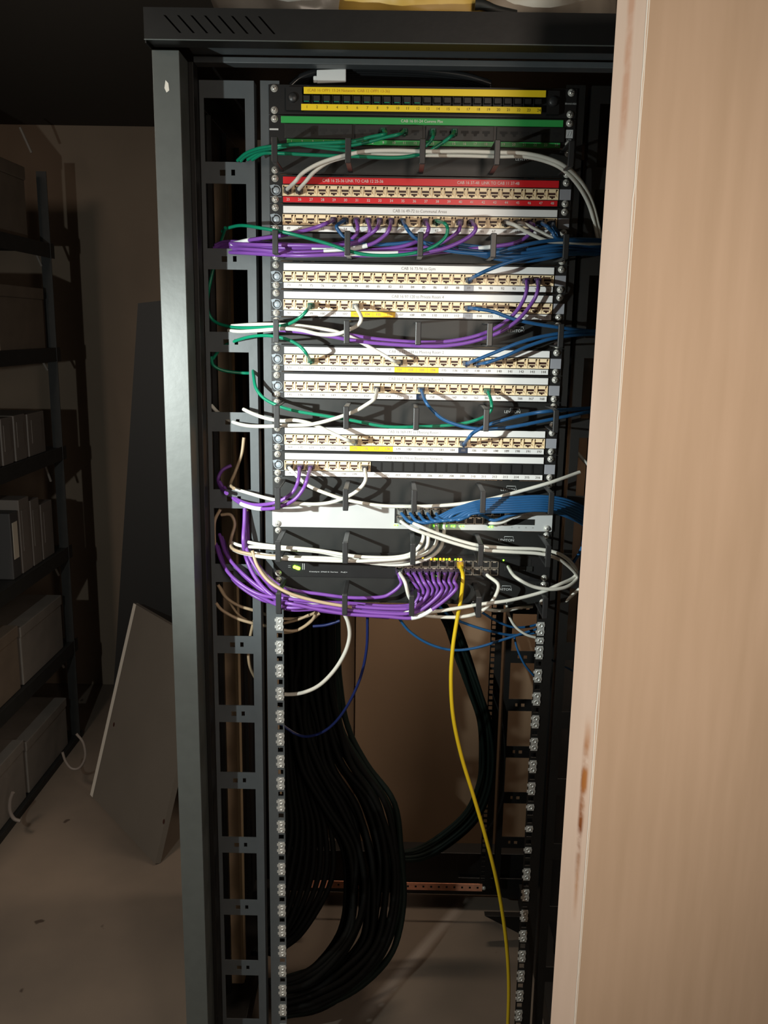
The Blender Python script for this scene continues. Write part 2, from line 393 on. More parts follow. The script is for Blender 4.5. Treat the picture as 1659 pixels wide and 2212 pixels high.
# ------------------------------------------------------------------ rack equipment
def screw_mesh():
    b = MB(); b.lathe([(.0056, -.0002), (.0056, -.0012), (.0044, -.0015), (.0043, -.0026), (.0036, -.0040), (.0020, -.0048), (.0, -.005)], (0, 0, 0), 14)
    b.box(-.0026, .0026, -.0051, -.0040, -.00045, .00045, 1); b.box(-.00045, .00045, -.0052, -.0040, -.0026, .0026, 1)
    return b
SC = screw_mesh().build('screw', ['screw_metal', 'deep_black']); SCM = SC.data; bpy.data.objects.remove(SC)
def screws(parent, lz, y=-.002, xs=(-.2325, .2325)):
    for x in xs:
        for z in lz:
            o = bpy.data.objects.new('screw', SCM); S.collection.objects.link(o); o.parent = parent; o.location = (x, y, z); o.rotation_euler = (0, random.random() * 3, 0)
def jack_mb():
    b = MB(); W, H = .0091, .0083
    b.box(-W, W, -.0002, .0, -H, H, 1)                    # dark depth of the port
    def fr(x0, x1, z0, z1, y=-.0032, mi=0): b.box(x0, x1, y, -.0002, z0, z1, mi)
    fr(-W, -W + .0009, -H, H); fr(W - .0009, W, -H, H); fr(-W + .0009, W - .0009, H - .0007, H); fr(-W + .0009, W - .0009, -H, -H + .0006)
    fr(-.0079, -.0066, -.0066, .0045, -.0016); fr(.0052, .0062, -.006, .0042, -.0016); fr(.0068, .0079, -.0066, .0055, -.0016)
    fr(-.0060, .0048, .0024, .0073, -.0034)               # shutter
    fr(-.0064, .0052, -.0024, -.0012, -.0036)             # latch bar
    b.prism([(-.0082, -.0076), (-.0014, -.0076), (-.0022, -.0052), (-.0050, -.0050), (-.0050, -.0030), (-.0062, -.0028), (-.0082, -.0048)], -.0026, -.0002)
    b.prism([(.0082, -.0076), (.0082, -.0048), (.0056, -.0028), (.0044, -.0030), (.0044, -.0050), (.0016, -.0052), (.0008, -.0076)], -.0026, -.0002)
    b.box(-.0014, .0008, -.0026, -.0002, -.0076, -.0068)
    return b
J = jack_mb().build('port', ['jack_cream', 'jack_dark']); JM = J.data; bpy.data.objects.remove(J)
b = MB(); b.box(-.0088, .0088, -.0016, 0, .0072, .008); b.box(-.0088, .0088, -.0016, 0, -.008, -.0074); b.box(-.0088, -.0081, -.0016, 0, -.0074, .0072); b.box(.0081, .0088, -.0016, 0, -.0074, .0072)
b.box(-.0078, .0078, -.0005, 0, -.0072, .007)
J = b.build('blank', ['deep_black']); BM = J.data; bpy.data.objects.remove(J)
P24 = .01838; PX0 = -.2205
def px_of(i): return PX0 + P24 * (i - .5)                 # i = 1..24
PZ = -.0245
def patch_panel(n, strip, title, first_no, label, ink, tsz=.0066, titles=None, yellow=(), dark=(), grey=(), loaded=24, blank_from=None):
    t = thing('patch_panel', label, 'patch panel', (0, 0, ztop(n)), 'patch panels in the rack')
    b = MB(); b.box(-.2413, .2413, -.002, -.0001, -.0437, -.0005); b.box(-.2225, .2225, .0, .04, -.042, -.003)
    b.box(-.2225, .2225, -.0045, -.0021, -.0154, -.0148); b.box(-.2225, .2225, -.0045, -.0021, -.0336, -.0330)
    b.box(-.2225, .2225, -.006, -.0021, -.0437, -.0428)
    b.build('panel_body', 'panel_black', t)
    b = MB(); b.box(-.2195, .2205, -.0052, -.0022, -.0145, -.0036)
    s1 = b.build('label_strip', strip, t, bevel=.0004)
    b = MB(); b.box(-.2195, .2195, -.0052, -.0022, -.0425, -.0340)
    ms = [strip, 'amber_strip', 'grey_label', 'plug_blue']
    for i in yellow: b.box(px_of(i) - .0085, px_of(i) + .0097, -.0056, -.0053, -.0425, -.0340, 1)
    for i, mi in grey: b.box(px_of(i) - .0080, px_of(i) + .0080, -.0056, -.0053, -.0425, -.0340, mi)
    s2 = b.build('label_strip', ms, t)
    b = MB()
    for tx, x in (titles or [(title, 0)]): write(b, tx, x, -.0090, tsz, -.00535, 0, .92)
    b.build('lettering', ink, s1)
    b = MB()
    for i in range(24): write(b, str(first_no + i), px_of(i + 1), -.0382, .0056, -.0058)
    b.build('lettering', ink, s2)
    for i in range(1, 25):
        bl = blank_from and i >= blank_from
        o = bpy.data.objects.new('blank_port' if bl else 'port', BM if bl else JM); S.collection.objects.link(o); o.parent = t; o.location = (px_of(i), -.0022, PZ)
    # round maker's disc with a line under it, square label at the right
    b = MB(); b.lathe([(.0080, -.0021), (.0080, -.0027), (.0070, -.0029), (.0069, -.0018)], (-.2312, 0, -.0238), 20)
    b.lathe([(.0052, -.0021), (.0050, -.0027), (.0040, -.0034), (.0, -.0036)], (-.2307, 0, -.0244), 16)
    b.prism([(-.2408, -.0170), (-.2330, -.0152), (-.2350, -.0200), (-.2395, -.0215)], -.0031, -.0021)
    b.box(-.2400, -.2222, -.0026, -.0021, -.0345, -.0338)
    b.build('emblem', 'disc_blue', t)
    b = MB(); b.box(.2228, .2408, -.0034, -.0021, -.0325, -.0160); b.build('square_label', 'grey_label', t, bevel=.0006)
    lz = (-.00635, -.0381); screws(t, lz)
    return t
# unit 1: fibre panel with yellow strips
t = thing('patch_panel', 'topmost black fibre panel with two yellow label strips', 'patch panel', (0, 0, ztop(1)), 'patch panels in the rack')
b = MB(); b.box(-.2413, .2413, -.002, -.0001, -.0437, -.0005); b.box(-.2225, .2225, 0, .12, -.042, -.003); b.box(-.213, -.188, -.012, -.0021, -.040, -.006); b.box(.194, .213, -.012, -.0021, -.040, -.006)
b.build('panel_body', 'panel_black', t)
for x0, x1, z0, z1, L in ((-.185, .191, -.0165, -.0065, 0), (-.189, .185, -.0405, -.0310, 1)):
    b = MB(); b.box(x0, x1, -.0155, -.0135, z0, z1); s = b.build('label_strip', 'yellow_strip', t, bevel=.0005)
    b = MB()
    if L: [write(b, str(i + 1), -.182 + i * .0157 + .002, (z0 + z1) / 2, .0058, -.0158) for i in range(24)]
    else: write(b, '(CAB 16 OPP1 13-24 Network  CAB 12 OPP1 13-36)', -.115, (z0 + z1) / 2, .0058, -.0158)
    b.build('lettering', 'amber_ink' if not L else 'dark_ink', s)
for i in range(24):
    x = -.181 + i * .0157; b = MB()
    b.box(x - .0072, x - .0064, -.012, -.0021, -.0305, -.0168, 0); b.box(x - .005, x + .005, -.0115, -.0021, -.0255, -.018, 0)
    if i < 12: b.box(x - .0042, x + .0042, -.0130, -.0116, -.0275, -.0262, 1)
    b.build('fibre_port', ['manager_black', 'cord_green'], t)
for x, z in ((-.202, -.022), (.203, -.022)):
    b = MB(); b.lathe([(.0075, -.012), (.0072, -.016), (.0055, -.0175), (.0, -.018)], (x, 0, z), 16); b.build('fastener_knob', 'ring_black', t)
b = MB(); write(b, 'BRAND-REX', .2325, -.0225, .0036, -.0024, 0, .9); b.build('lettering', 'print_white', t)
screws(t, (-.00635, -.0381))
# unit 2: green panel with four blocks of six ports
t = thing('patch_panel', 'black panel with green label strips and four blocks of six sockets', 'patch panel', (0, 0, ztop(2)), 'patch panels in the rack')
b = MB(); b.box(-.2413, .2413, -.002, -.0001, -.0437, -.0005); b.box(-.2225, .2225, 0, .04, -.042, -.003); b.build('panel_body', 'panel_black', t)
b = MB(); b.box(-.222, .222, -.0052, -.0022, -.0125, -.0025); s = b.build('label_strip', 'green_strip', t, bevel=.0004)
b = MB(); write(b, 'CAB 16 01-24 Comms Pbx', 0, -.0075, .0060, -.0054); b.build('lettering', 'white_ink', s)
b = MB(); b.box(-.213, .219, -.0052, -.0022, -.0435, -.0360); s = b.build('label_strip', 'green_strip', t, bevel=.0004)
g2 = []
for k in range(4):
    xb = -.163 + k * .1115
    for i in range(6): g2.append(xb - .0425 + i * .0168)
b = MB(); [write(b, str(i + 1), x, -.0398, .0056, -.0054) for i, x in enumerate(g2)]; b.build('lettering', 'white_ink', s)
for k in range(4):
    xb = -.163 + k * .1115; b = MB(); b.box(xb - .0535, xb + .0535, -.0055, -.0021, -.0350, -.0135); bl = b.build('port_block', 'manager_black', t, bevel=.0006)
    for i in range(6):
        x = g2[k * 6 + i]; b = MB(); b.prism([(x - .006, -.0205), (x + .006, -.0205), (x + .006, -.0245), (x + .003, -.0245), (x + .002, -.0285), (x - .002, -.0285), (x - .003, -.0245), (x - .006, -.0245)], -.0058, -.0056)
        b.build('port', 'deep_black', bl)
b = MB(); b.box(-.2405, -.2265, -.0026, -.0021, -.0230, -.0205); b.build('printed_dash', 'print_white', t)
b = MB(); b.box(.2270, .2385, -.0026, -.0021, -.0285, -.0160); s = b.build('square_label', 'print_white', t)
b = MB(); b.tube([(.2295, -.0028, -.026), (.2320, -.0028, -.0185), (.2360, -.0028, -.0190), (.2340, -.0028, -.0250)], .0006, 5); write(b, 'UTP', .2327, -.0315, .0042, -.0026); b.build('lettering', 'print_white', t)
screws(t, (-.00635, -.0381))
patch_panel(4, 'red_strip', '', 25, 'patch panel with red label strips, numbered 25 to 48', 'white_ink', titles=[('CAB 16 25-36 LINK TO CAB 12 25-36', -.108), ('CAB 16 37-48  LINK TO CAB 11 37-48', .108)])
patch_panel(5, 'white_strip', 'CAB 16 49-72 to Communal Areas', 49, 'white-striped patch panel just below the red one, full of purple and blue cables', 'ink')
patch_panel(7, 'white_strip', 'CAB 16 73-96 to Gym', 73, 'white-striped patch panel whose strip reads Gym', 'ink', grey=[(17, 2)])
patch_panel(8, 'white_strip', 'CAB 16 97-120 to Private Room 4', 97, 'white-striped patch panel whose strip reads Private Room', 'ink', yellow=(7, 8, 9, 10), grey=[(17, 2)])
patch_panel(10, 'white_strip', 'CAB 16 121-144 to Meeting Room 2', 121, 'white-striped patch panel with yellow labels at its middle, reading Meeting Room 2', 'ink', yellow=(11, 12, 13, 14))
patch_panel(11, 'white_strip', 'CAB 16 145-168 to Meeting Room 3', 145, 'white-striped patch panel reading Meeting Room 3, without yellow labels', 'ink', grey=[(13, 3)])
patch_panel(13, 'white_strip', 'CAB 16 169-192 to Meeting Room 1', 169, 'white-striped patch panel with yellow labels left of middle, reading Meeting Room 1', 'ink', yellow=(7, 8, 9, 10), grey=[(17, 3)])
patch_panel(14, 'white_strip', 'CAB 16 193-216 to Basement Network', 193, 'lowest white-striped patch panel, its right two thirds blank black ports', 'ink', blank_from=9)
# cable managers
def ring_mb():
    b = MB(); w_ = .0045
    b.box(-w_, w_, -.088, -.083, -.0405, -.0045)
    b.box(-w_ * .9, w_ * .9, -.0828, -.002, -.0075, -.0045); b.box(-w_ * .9, w_ * .9, -.0828, -.002, -.0405, -.0375)
    return b
RG = ring_mb().build('cable_ring', 'ring_black', bevel=.0012); 
def manager(n, label, logo=True, rings=(-.222, -.1115, 0, .1115, .222)):
    t = thing('cable_manager', label, 'cable manager', (0, 0, ztop(n)), 'cable managers between the panels')
    b = MB(); b.box(-.2413, .2413, -.002, -.0001, -.0437, -.0005); b.box(-.2225, .2225, -.006, -.0021, -.0437, -.0425)
    for sx in (-1, 1):
        for x in (-.166, -.056, .056, .166): pass
    b.build('back_plate', 'manager_black', t)
    for x in rings: clone(RG, t, (x, 0, 0))
    if logo:
        b = MB(); write(b, 'LEVITON', .1635, -.0165, .0062, -.0024, 0, 1.1)
        b.tube([(.160, -.0024, -.0128), (.160, -.0024, -.0098), (.1755, -.0024, -.0098), (.1755, -.0024, -.0130)], .0004, 5)
        b.build('lettering', 'print_white', t)
    screws(t, (-.00635, -.0381)); return t
manager(3, 'black cable ring panel between the green-striped and the red-striped panels')
manager(6, 'black cable ring panel crossed by the thick purple run under the Communal Areas panel')
manager(9, 'black cable ring panel just below the Private Room panel')
manager(12, 'black cable ring panel just below the Meeting Room 3 panel')
manager(15, 'black cable ring panel just above the silver switch')
manager(17, 'black cable ring panel between the silver and the black switch')
manager(19, 'lowest black cable ring panel, below the black switch')
bpy.data.objects.remove(RG)

# switches
b = MB(); W, H = .0068, .0060
b.box(-W, W, -.0004, 0, -H, H, 1)
for q in ((-W, W, H - .0008, H), (-W, W, -H, -H + .0008), (-W, -W + .0008, -H, H), (W - .0008, W, -H, H)): b.box(q[0], q[1], -.0022, -.0003, q[2], q[3], 0)
b.box(-.0025, .0025, -.0016, -.0004, H - .0028, H - .0008, 0)
J = b.build('p', ['shield_metal', 'deep_black']); SM = J.data; bpy.data.objects.remove(J)
def sw_x(i): return -.0205 + .0150 * i                     # column 0..11
def led(parent, x, z, m, r=.0012): 
    b = MB(); b.lathe([(r, -.0001), (r, -.0012), (0, -.0016)], (x, -.0045, z), 8); b.build('indicator_light', m, parent)
def put_port(t, x, z, y=-.0042):
    o = bpy.data.objects.new('port', SM); S.collection.objects.link(o); o.parent = t; o.location = (x, y, z)
# silver
t = thing('network_switch', 'silver network switch with a plain bright faceplate on its left half', 'network switch', (0, 0, ztop(16)), 'network switches')
r_ = .003; zb_, zt_ = -.0437, -.0006
b = MB(); b.prism([(-.2425, zb_ + r_), (-.2425 + r_, zb_), (.2410 - .001, zb_), (.2410, zb_ + .001), (.2410, -.0125), (.231, -.0125), (.223, zt_ - .003), (.219, zt_), (-.2425 + r_, zt_), (-.2425, zt_ - r_)], -.004, -.0001)
b.box(-.2225, .2225, 0, .25, -.042, -.002); b.build('faceplate', 'steel_silver', t)
b = MB(); b.box(-.031, .158, -.0046, -.0041, -.0335, -.0045, 0); b.box(.163, .210, -.0052, -.0041, -.0325, -.0225, 0); b.build('port_surround', 'deep_black', t)
for i in range(12):
    put_port(t, sw_x(i), -.0115, -.0047); put_port(t, sw_x(i), -.0262, -.0047)
b = MB(); write(b, 'CISCO', .199, -.0150, .0052, -.0043); write(b, '21', .172, -.0375, .003, -.0043); write(b, '22', .184, -.0375, .003, -.0043); write(b, '23', .196, -.0375, .003, -.0043); write(b, '24', .208, -.0375, .003, -.0043); b.build('lettering', 'ink', t)
for x in (-.031, .038, .054, .068, .083, .133): led(t, x, -.0370, 'led_green', .0011); led(t, x + .0045, -.0370, 'led_green', .0011)
for x in (-.2325, .2325): screws(t, (-.0381,), -.004, (x,))
# black
t = thing('network_switch', 'black network switch with bright green status lights and a row of amber lights', 'network switch', (0, 0, ztop(18)), 'network switches')
b = MB(); b.box(-.2413, .2413, -.004, -.0001, -.0437, -.0005); b.box(-.2225, .2225, 0, .3, -.042, -.002); b.box(-.2225, .2225, -.0052, -.0041, -.0437, -.0425); b.build('faceplate', 'panel_black', t)
b = MB(); b.box(-.031, .208, -.0046, -.0041, -.0385, -.0045, 0); b.build('port_surround', 'deep_black', t)
for i in range(12): put_port(t, sw_x(i), -.0150, -.0047); put_port(t, sw_x(i), -.0285, -.0047)
for i in range(4):
    b = MB(); x = .168 + .0125 * i; b.box(x - .0055, x + .0055, -.0066, -.0047, -.026, -.017); b.build('fibre_slot', 'manager_black', t, bevel=.0004)
for x in (.020, .034, .040, .050, .056, .066, .081, .086): led(t, x, -.0072, 'led_amber', .0019)
for x in (-.028, .044, .061, .076, .160): led(t, x, -.0072, 'led_green', .0013)
for x in (-.017, .016, .045, .060): led(t, x, -.0368, 'led_amber' if x < 0 else 'led_green', .0014)
for x, z in ((-.204, -.0265), (-.197, -.0290), (-.200, -.0278)): led(t, x, z, 'led_bright', .0029)
b = MB(); b.box(-.2155, -.211, -.0044, -.0041, -.0245, -.0242); b.box(-.2155, -.211, -.0044, -.0041, -.0275, -.0272)
b.box(-.1905, -.1897, -.0048, -.0041, -.031, -.020); b.box(-.1875, -.1867, -.0048, -.0041, -.031, -.020)
for i, h in enumerate((1, 2, 3.2, 2, 1, 2, 3.2, 2, 1)): b.box(-.2130 + i * .0022, -.2122 + i * .0022, -.0044, -.0041, -.0105, -.0105 + h * .0008)
write(b, 'CISCO', -.2042, -.0140, .0052, -.0044); write(b, 'Catalyst 2960-S Series   PoE+', -.145, -.0345, .0028, -.0044, 0, 2.0); b.build('lettering', 'print_white', t)
screws(t, (-.00635, -.0381), -.004)

# ------------------------------------------------------------------ cables
def crom(P, n=7):
    P = [Vector(p) for p in P]; P = [P[0] * 2 - P[1]] + P + [P[-1] * 2 - P[-2]]; out = []
    for i in range(1, len(P) - 2):
        a, b_, c, d = P[i - 1:i + 3]
        for k in range(n):
            t_ = k / n; out.append(.5 * ((2 * b_) + (c - a) * t_ + (2 * a - 5 * b_ + 4 * c - d) * t_ * t_ + (3 * b_ - a - 3 * c + d) * t_ ** 3))
    out.append(P[-2]); return out
PM = dict(purple='plug_purple', white='plug_dark', green='plug_teal', blue='plug_blue', yellow='plug_yellow', beige='plug_dark', navy='plug_blue')
RAD = dict(purple=.0031, white=.0031, green=.0027, blue=.0029, yellow=.0030, beige=.0029, navy=.0027)
def port_xyz(p):
    n, i = p[0], p[1]
    if n == 2: return Vector((g2[i - 1], -.006, ztop(2) - .0245))
    if n in (16, 18):
        row = p[2]; z = (-.0115, -.0262)[row] if n == 16 else (-.0150, -.0285)[row]
        return Vector((-.0205 + .0150 * i, -.006, ztop(n) + z))
    return Vector((px_of(i), -.005, ztop(n) + PZ - .001))
def sm(t): t = max(0, min(1, t)); return t * t * (3 - 2 * t)
def cable(col, label, pts, base=50, port=None, wraps=(), group=None, plug=None, rad=None, plen=.018, cat='cable', drop=0):
    W = []; r = rad or RAD[col]
    for p in pts:
        if len(p) > 2: d = p[2]
        else:
            d = base
            if p[0] < 605: d = base + (-30 - base) * sm((605 - p[0]) / 150)
            if p[0] > 1205: d = base + (-20 - base) * sm((p[0] - 1205) / 110)
        W.append(at(p[0], p[1], Y=-d / 1000))
    head = []
    if port:
        c = port_xyz(port); dirn = (W[0] - (c + Vector((0, -.02, 0)))).normalized()
        e = c + Vector((0, -plen, 0)); tip = e + Vector((dirn.x * .006, -.004, dirn.z * .006))
        head = [e + Vector((0, .004, 0)), tip]
    P = crom(head + W, 7)
    org = P[0].copy(); t = thing('patch_cable', label, cat, org, group)
    b = MB(); b.tube(P, r, 10); b.build('cord', 'cord_' + col, t, org)
    if port:
        b = MB(); s = .0056 if port[0] != 2 else .005
        b.box(c.x - s, c.x + s, c.y - plen * .55, c.y + .0015, c.z - .0042, c.z + .0040)
        b.v += []; n0 = len(b.v)
        x, z = c.x, c.z; y0, y1 = c.y - plen * .55, e.y
        b.add([(x - s * .9, y0, z - .0038), (x + s * .9, y0, z - .0038), (x + s * .9, y0, z + .0036), (x - s * .9, y0, z + .0036),
               (x - r * 1.35, y1, z - r * 1.3), (x + r * 1.35, y1, z - r * 1.3), (x + r * 1.35, y1, z + r * 1.3), (x - r * 1.35, y1, z + r * 1.3)],
              [(0, 1, 2, 3), (4, 7, 6, 5), (0, 4, 5, 1), (1, 5, 6, 2), (2, 6, 7, 3), (3, 7, 4, 0)])
        b.box(x - .0016, x + .0016, c.y - plen * .8, c.y - .001, z - .0064, z - .0046)
        b.build('plug', plug or PM[col], t, org, bevel=.0006)
    for f0, f1 in wraps:
        i0, i1 = int(f0 * (len(P) - 1)), max(int(f0 * (len(P) - 1)) + 1, int(f1 * (len(P) - 1)))
        b = MB(); b.tube(P[i0:i1 + 1], r + .0005, 10); b.build('label_wrap', 'tape_white', t, org)
    return t
C = cable
# unit 2 (green)
C('green', 'green patch cable running highest of the four below the green-striped panel', [(832, 289), (800, 296), (761, 305), (700, 309), (645, 311), (600, 315), (562, 320), (532, 331), (513, 347)], 62, (2, 9))
C('green', 'green patch cable ending just left of the centre ring on the green-striped panel', [(862, 290), (830, 297), (790, 308), (740, 316), (690, 314), (645, 312), (602, 319), (560, 325), (530, 338), (520, 348)], 52, (2, 11))
C('green', 'green patch cable rising steeply right of the centre ring to the green-striped panel', [(935, 297), (925, 310), (905, 322), (850, 330), (775, 328), (720, 322), (670, 316), (630, 311), (595, 322), (560, 331), (535, 345)], 44, (2, 13))
C('green', 'green patch cable ending furthest right of the four on the green-striped panel', [(975, 294), (955, 309), (925, 327), (890, 337), (845, 341), (770, 338), (680, 335), (600, 331), (568, 332), (545, 345)], 56, (2, 15))
# unit 4 (red) whites
C('white', 'upper of two white patch cables arching from the red-striped panel', [(638, 392), (655, 373), (690, 353), (740, 337), (790, 327), (850, 325), (917, 327), (1000, 327), (1070, 329), (1130, 331), (1180, 341), (1222, 360), (1255, 392), (1280, 440), (1296, 505), (1302, 540)], 60, (4, 1))
C('white', 'lower of two white patch cables arching from the red-striped panel', [(662, 390), (680, 370), (710, 350), (750, 339), (800, 334), (850, 334), (917, 335), (1000, 336), (1070, 338), (1130, 338), (1178, 348), (1216, 366), (1250, 402), (1275, 450), (1291, 515), (1298, 545)], 48, (4, 2))
# unit 5 purples and blues
g5 = 'cables plugged into the Communal Areas panel'
C('purple', 'purple patch cable from the leftmost plug of the Communal Areas panel, white wrap at left', [(706, 482), (680, 492), (640, 502), (600, 510), (550, 517), (515, 524), (485, 533), (468, 545)], 64, (5, 5), [(.70, .84)], g5)
C('blue', 'blue patch cable from the leftmost blue plug of the Communal Areas panel', [(727, 488), (735, 503), (750, 517), (790, 528), (850, 527), (900, 523), (960, 532), (1030, 550), (1100, 563), (1160, 562), (1230, 548), (1300, 540)], 40, (5, 6), (), g5)
C('purple', 'purple patch cable from the second purple plug of the Communal Areas panel', [(773, 492), (768, 508), (745, 524), (690, 530), (610, 527), (545, 524), (500, 522), (480, 524), (465, 530)], 38, (5, 7), (), g5)
C('purple', 'purple patch cable from the third purple plug of the Communal Areas panel', [(799, 494), (795, 508), (770, 525), (700, 535), (600, 535), (520, 531), (480, 530), (465, 536)], 54, (5, 8), [(.5, .6)], g5)
C('purple', 'purple patch cable from the fourth purple plug of the Communal Areas panel', [(815, 492), (800, 505), (765, 524), (720, 531), (650, 530), (560, 529), (500, 526), (478, 528), (462, 536)], 70, (5, 9), (), g5)
C('purple', 'purple patch cable from the fifth purple plug of the Communal Areas panel', [(842, 492), (832, 508), (800, 528), (740, 540), (640, 545), (560, 540), (500, 536), (480, 536), (466, 542)], 62, (5, 10), [(.42, .55)], g5)
C('blue', 'blue patch cable dropping towards the centre ring from the Communal Areas panel', [(876, 488), (885, 502), (903, 517), (960, 540), (1050, 548), (1110, 535), (1170, 522), (1240, 517), (1305, 519)], 66, (5, 11), (), g5)
C('purple', 'purple patch cable plugged just left of the green plug, Communal Areas panel', [(926, 492), (920, 508), (900, 522), (860, 534), (800, 541), (740, 547), (640, 549), (540, 546), (500, 541), (478, 543), (464, 547)], 48, (5, 13), (), g5)
C('green', 'green patch cable from the Communal Areas panel, sagging left under the purple run', [(960, 482), (967, 495), (960, 515), (930, 536), (880, 549), (820, 552), (768, 546), (700, 524), (620, 503), (560, 492), (520, 487), (492, 493), (480, 500)], 78, (5, 14), (), g5)
C('purple', 'purple patch cable plugged next right of the green plug, Communal Areas panel', [(993, 492), (985, 505), (960, 521), (920, 534), (870, 541), (800, 547), (700, 549), (600, 545), (520, 540), (480, 541), (462, 548)], 58, (5, 16), (), g5)
C('purple', 'purple patch cable plugged just left of two free sockets, Communal Areas panel', [(1028, 492), (1018, 508), (985, 527), (940, 541), (860, 547), (760, 548), (640, 552), (520, 546), (478, 546), (462, 552)], 74, (5, 17), [(.55, .66)], g5)
C('purple', 'purple patch cable from the rightmost purple plug, with a white wrap beside the fourth ring', [(1153, 488), (1143, 507), (1115, 524), (1070, 532), (1020, 538), (990, 541), (920, 547), (800, 552), (640, 546), (520, 540), (482, 549), (462, 556)], 42, (5, 22), [(.385, .45)], g5)
C('white', 'left one of two white patch cables slanting right across the Communal Areas panel', [(1112, 486), (1140, 502), (1175, 518), (1195, 522), (1240, 524), (1300, 528)], 56, (5, 20), (), g5)
C('white', 'right one of two white patch cables slanting right across the Communal Areas panel', [(1138, 486), (1165, 500), (1200, 516), (1240, 520), (1300, 524)], 46, (5, 21), (), g5)
C('blue', 'blue patch cable from the last socket but one of the Communal Areas panel', [(1180, 488), (1193, 500), (1203, 514), (1240, 520), (1300, 522)], 62, (5, 23), (), g5)
C('blue', 'blue patch cable from the last socket of the Communal Areas panel', [(1196, 490), (1205, 503), (1213, 516), (1250, 526), (1302, 532)], 50, (5, 24), (), g5)
# dark blue run leaving to the right of ring panel 6
for i, (a, c) in enumerate(((536, 534), (545, 541), (552, 548))):
    C('blue', 'dark blue cable in the run leaving right below the Communal Areas panel', [(990, a - 8), (1062, a), (1130, c + 6), (1200, c - 4), (1260, c), (1306, c + 3)], 34 + i * 9, None, (), 'dark blue cables leaving to the right')
# unit 7
C('blue', 'blue patch cable climbing right from the Gym panel', [(1030, 595), (1060, 581), (1110, 563), (1160, 553), (1220, 549), (1305, 548)], 72, (7, 17))
C('purple', 'purple patch cable from the Gym panel, left of the pair sweeping down left', [(1138, 626), (1130, 650), (1108, 681), (1070, 709), (1020, 728), (960, 738), (900, 739), (820, 733), (760, 724), (700, 712), (650, 704), (600, 702), (560, 704), (535, 708)], 44, (7, 22))
C('purple', 'purple patch cable from the Gym panel, right of the pair sweeping down left', [(1162, 626), (1152, 650), (1122, 688), (1080, 717), (1020, 738), (960, 747), (900, 747), (820, 742), (760, 735), (700, 724), (640, 716), (580, 712), (540, 716)], 58, (7, 23))
# unit 8
C('green', 'green patch cable from the third socket of the Private Room panel', [(662, 672), (645, 688), (620, 701), (590, 706), (540, 708), (500, 706), (468, 697), (452, 680), (446, 650)], 66, (8, 3))
C('white', 'white patch cable from the yellow-marked socket of the Private Room panel', [(780, 685), (775, 700), (755, 712), (725, 722), (690, 722), (650, 713), (610, 710), (560, 714), (520, 716), (494, 714)], 70, (8, 7), plug='plug_grey')
C('blue', 'blue patch cable running right below the sockets of the Private Room panel', [(1030, 667), (1065, 673), (1110, 689), (1160, 700), (1230, 710), (1300, 718)], 50, (8, 17))
# unit 10
C('green', 'green patch cable from the third socket of the Meeting Room 2 panel', [(662, 764), (648, 748), (625, 735), (590, 726), (550, 726), (510, 736), (478, 752), (460, 775)], 62, (10, 3))
C('white', 'white patch cable rising left from the upper yellow-marked Meeting Room panel', [(850, 779), (820, 762), (785, 742), (755, 727), (720, 715), (680, 708), (640, 703), (600, 701), (550, 701), (500, 704)], 52, (10, 11))
C('blue', 'left one of two blue cables climbing right from the Meeting Room 2 panel', [(1028, 778), (1070, 761), (1120, 741), (1170, 727), (1230, 718), (1300, 714)], 58, (10, 17))
C('blue', 'right one of two blue cables climbing right from the Meeting Room 2 panel', [(1052, 783), (1090, 770), (1140, 748), (1190, 732), (1240, 724), (1300, 721)], 48, (10, 18))
# unit 11
C('white', 'white patch cable from the Meeting Room 3 panel, dipping left over the ring panel', [(810, 860), (790, 875), (765, 889), (720, 905), (670, 917), (620, 919), (570, 921), (530, 919), (495, 908), (470, 890), (456, 875)], 68, (11, 9), plug='plug_dark')
C('blue', 'blue patch cable sagging right from the middle of the Meeting Room 3 panel', [(920, 868), (935, 887), (960, 907), (1000, 921), (1045, 927), (1100, 923), (1170, 910), (1240, 896), (1300, 884)], 56, (11, 13))
C('green', 'long green patch cable from the Meeting Room 3 panel, looping up at the left', [(1062, 872), (1058, 890), (1035, 905), (985, 917), (900, 922), (830, 921), (760, 908), (700, 898), (640, 888), (600, 876), (570, 860), (553, 838), (548, 812, 8), (546, 795, -14)], 46, (11, 19))
# unit 13
C('white', 'white patch cable from the lower yellow-marked Meeting Room panel, its end hooking up', [(752, 951), (720, 937), (680, 918), (640, 908), (605, 909), (570, 902), (545, 893), (526, 884)], 58, (13, 7), plug='plug_grey')
C('blue', 'blue patch cable climbing right from the Meeting Room 1 panel', [(1013, 945), (1025, 933), (1055, 918), (1100, 904), (1150, 893), (1200, 887), (1300, 880)], 66, (13, 17))
# unit 14
C('white', 'white patch cable from the first Basement Network socket, running right below that panel', [(650, 1036), (668, 1050), (700, 1064), (750, 1080), (820, 1092), (900, 1094), (980, 1090), (1050, 1080), (1120, 1062), (1190, 1042), (1252, 1020)], 42, (14, 1))
C('purple', 'purple patch cable from the Basement Network panel, the left of the pair', [(645, 1034), (636, 1058), (615, 1077), (585, 1088), (545, 1090), (510, 1078), (488, 1062), (474, 1040)], 60, (14, 2))
C('purple', 'purple patch cable from the Basement Network panel, the right of the pair', [(664, 1034), (655, 1056), (635, 1080), (600, 1096), (560, 1099), (525, 1090), (500, 1073), (484, 1052)], 70, (14, 3), [(.66, .8)])
C('white', 'white patch cable from the last white socket of the Basement Network panel', [(790, 1034), (782, 1050), (760, 1068), (720, 1084), (680, 1089), (630, 1086), (580, 1077), (540, 1066), (508, 1056), (495, 1050)], 50, (14, 8))
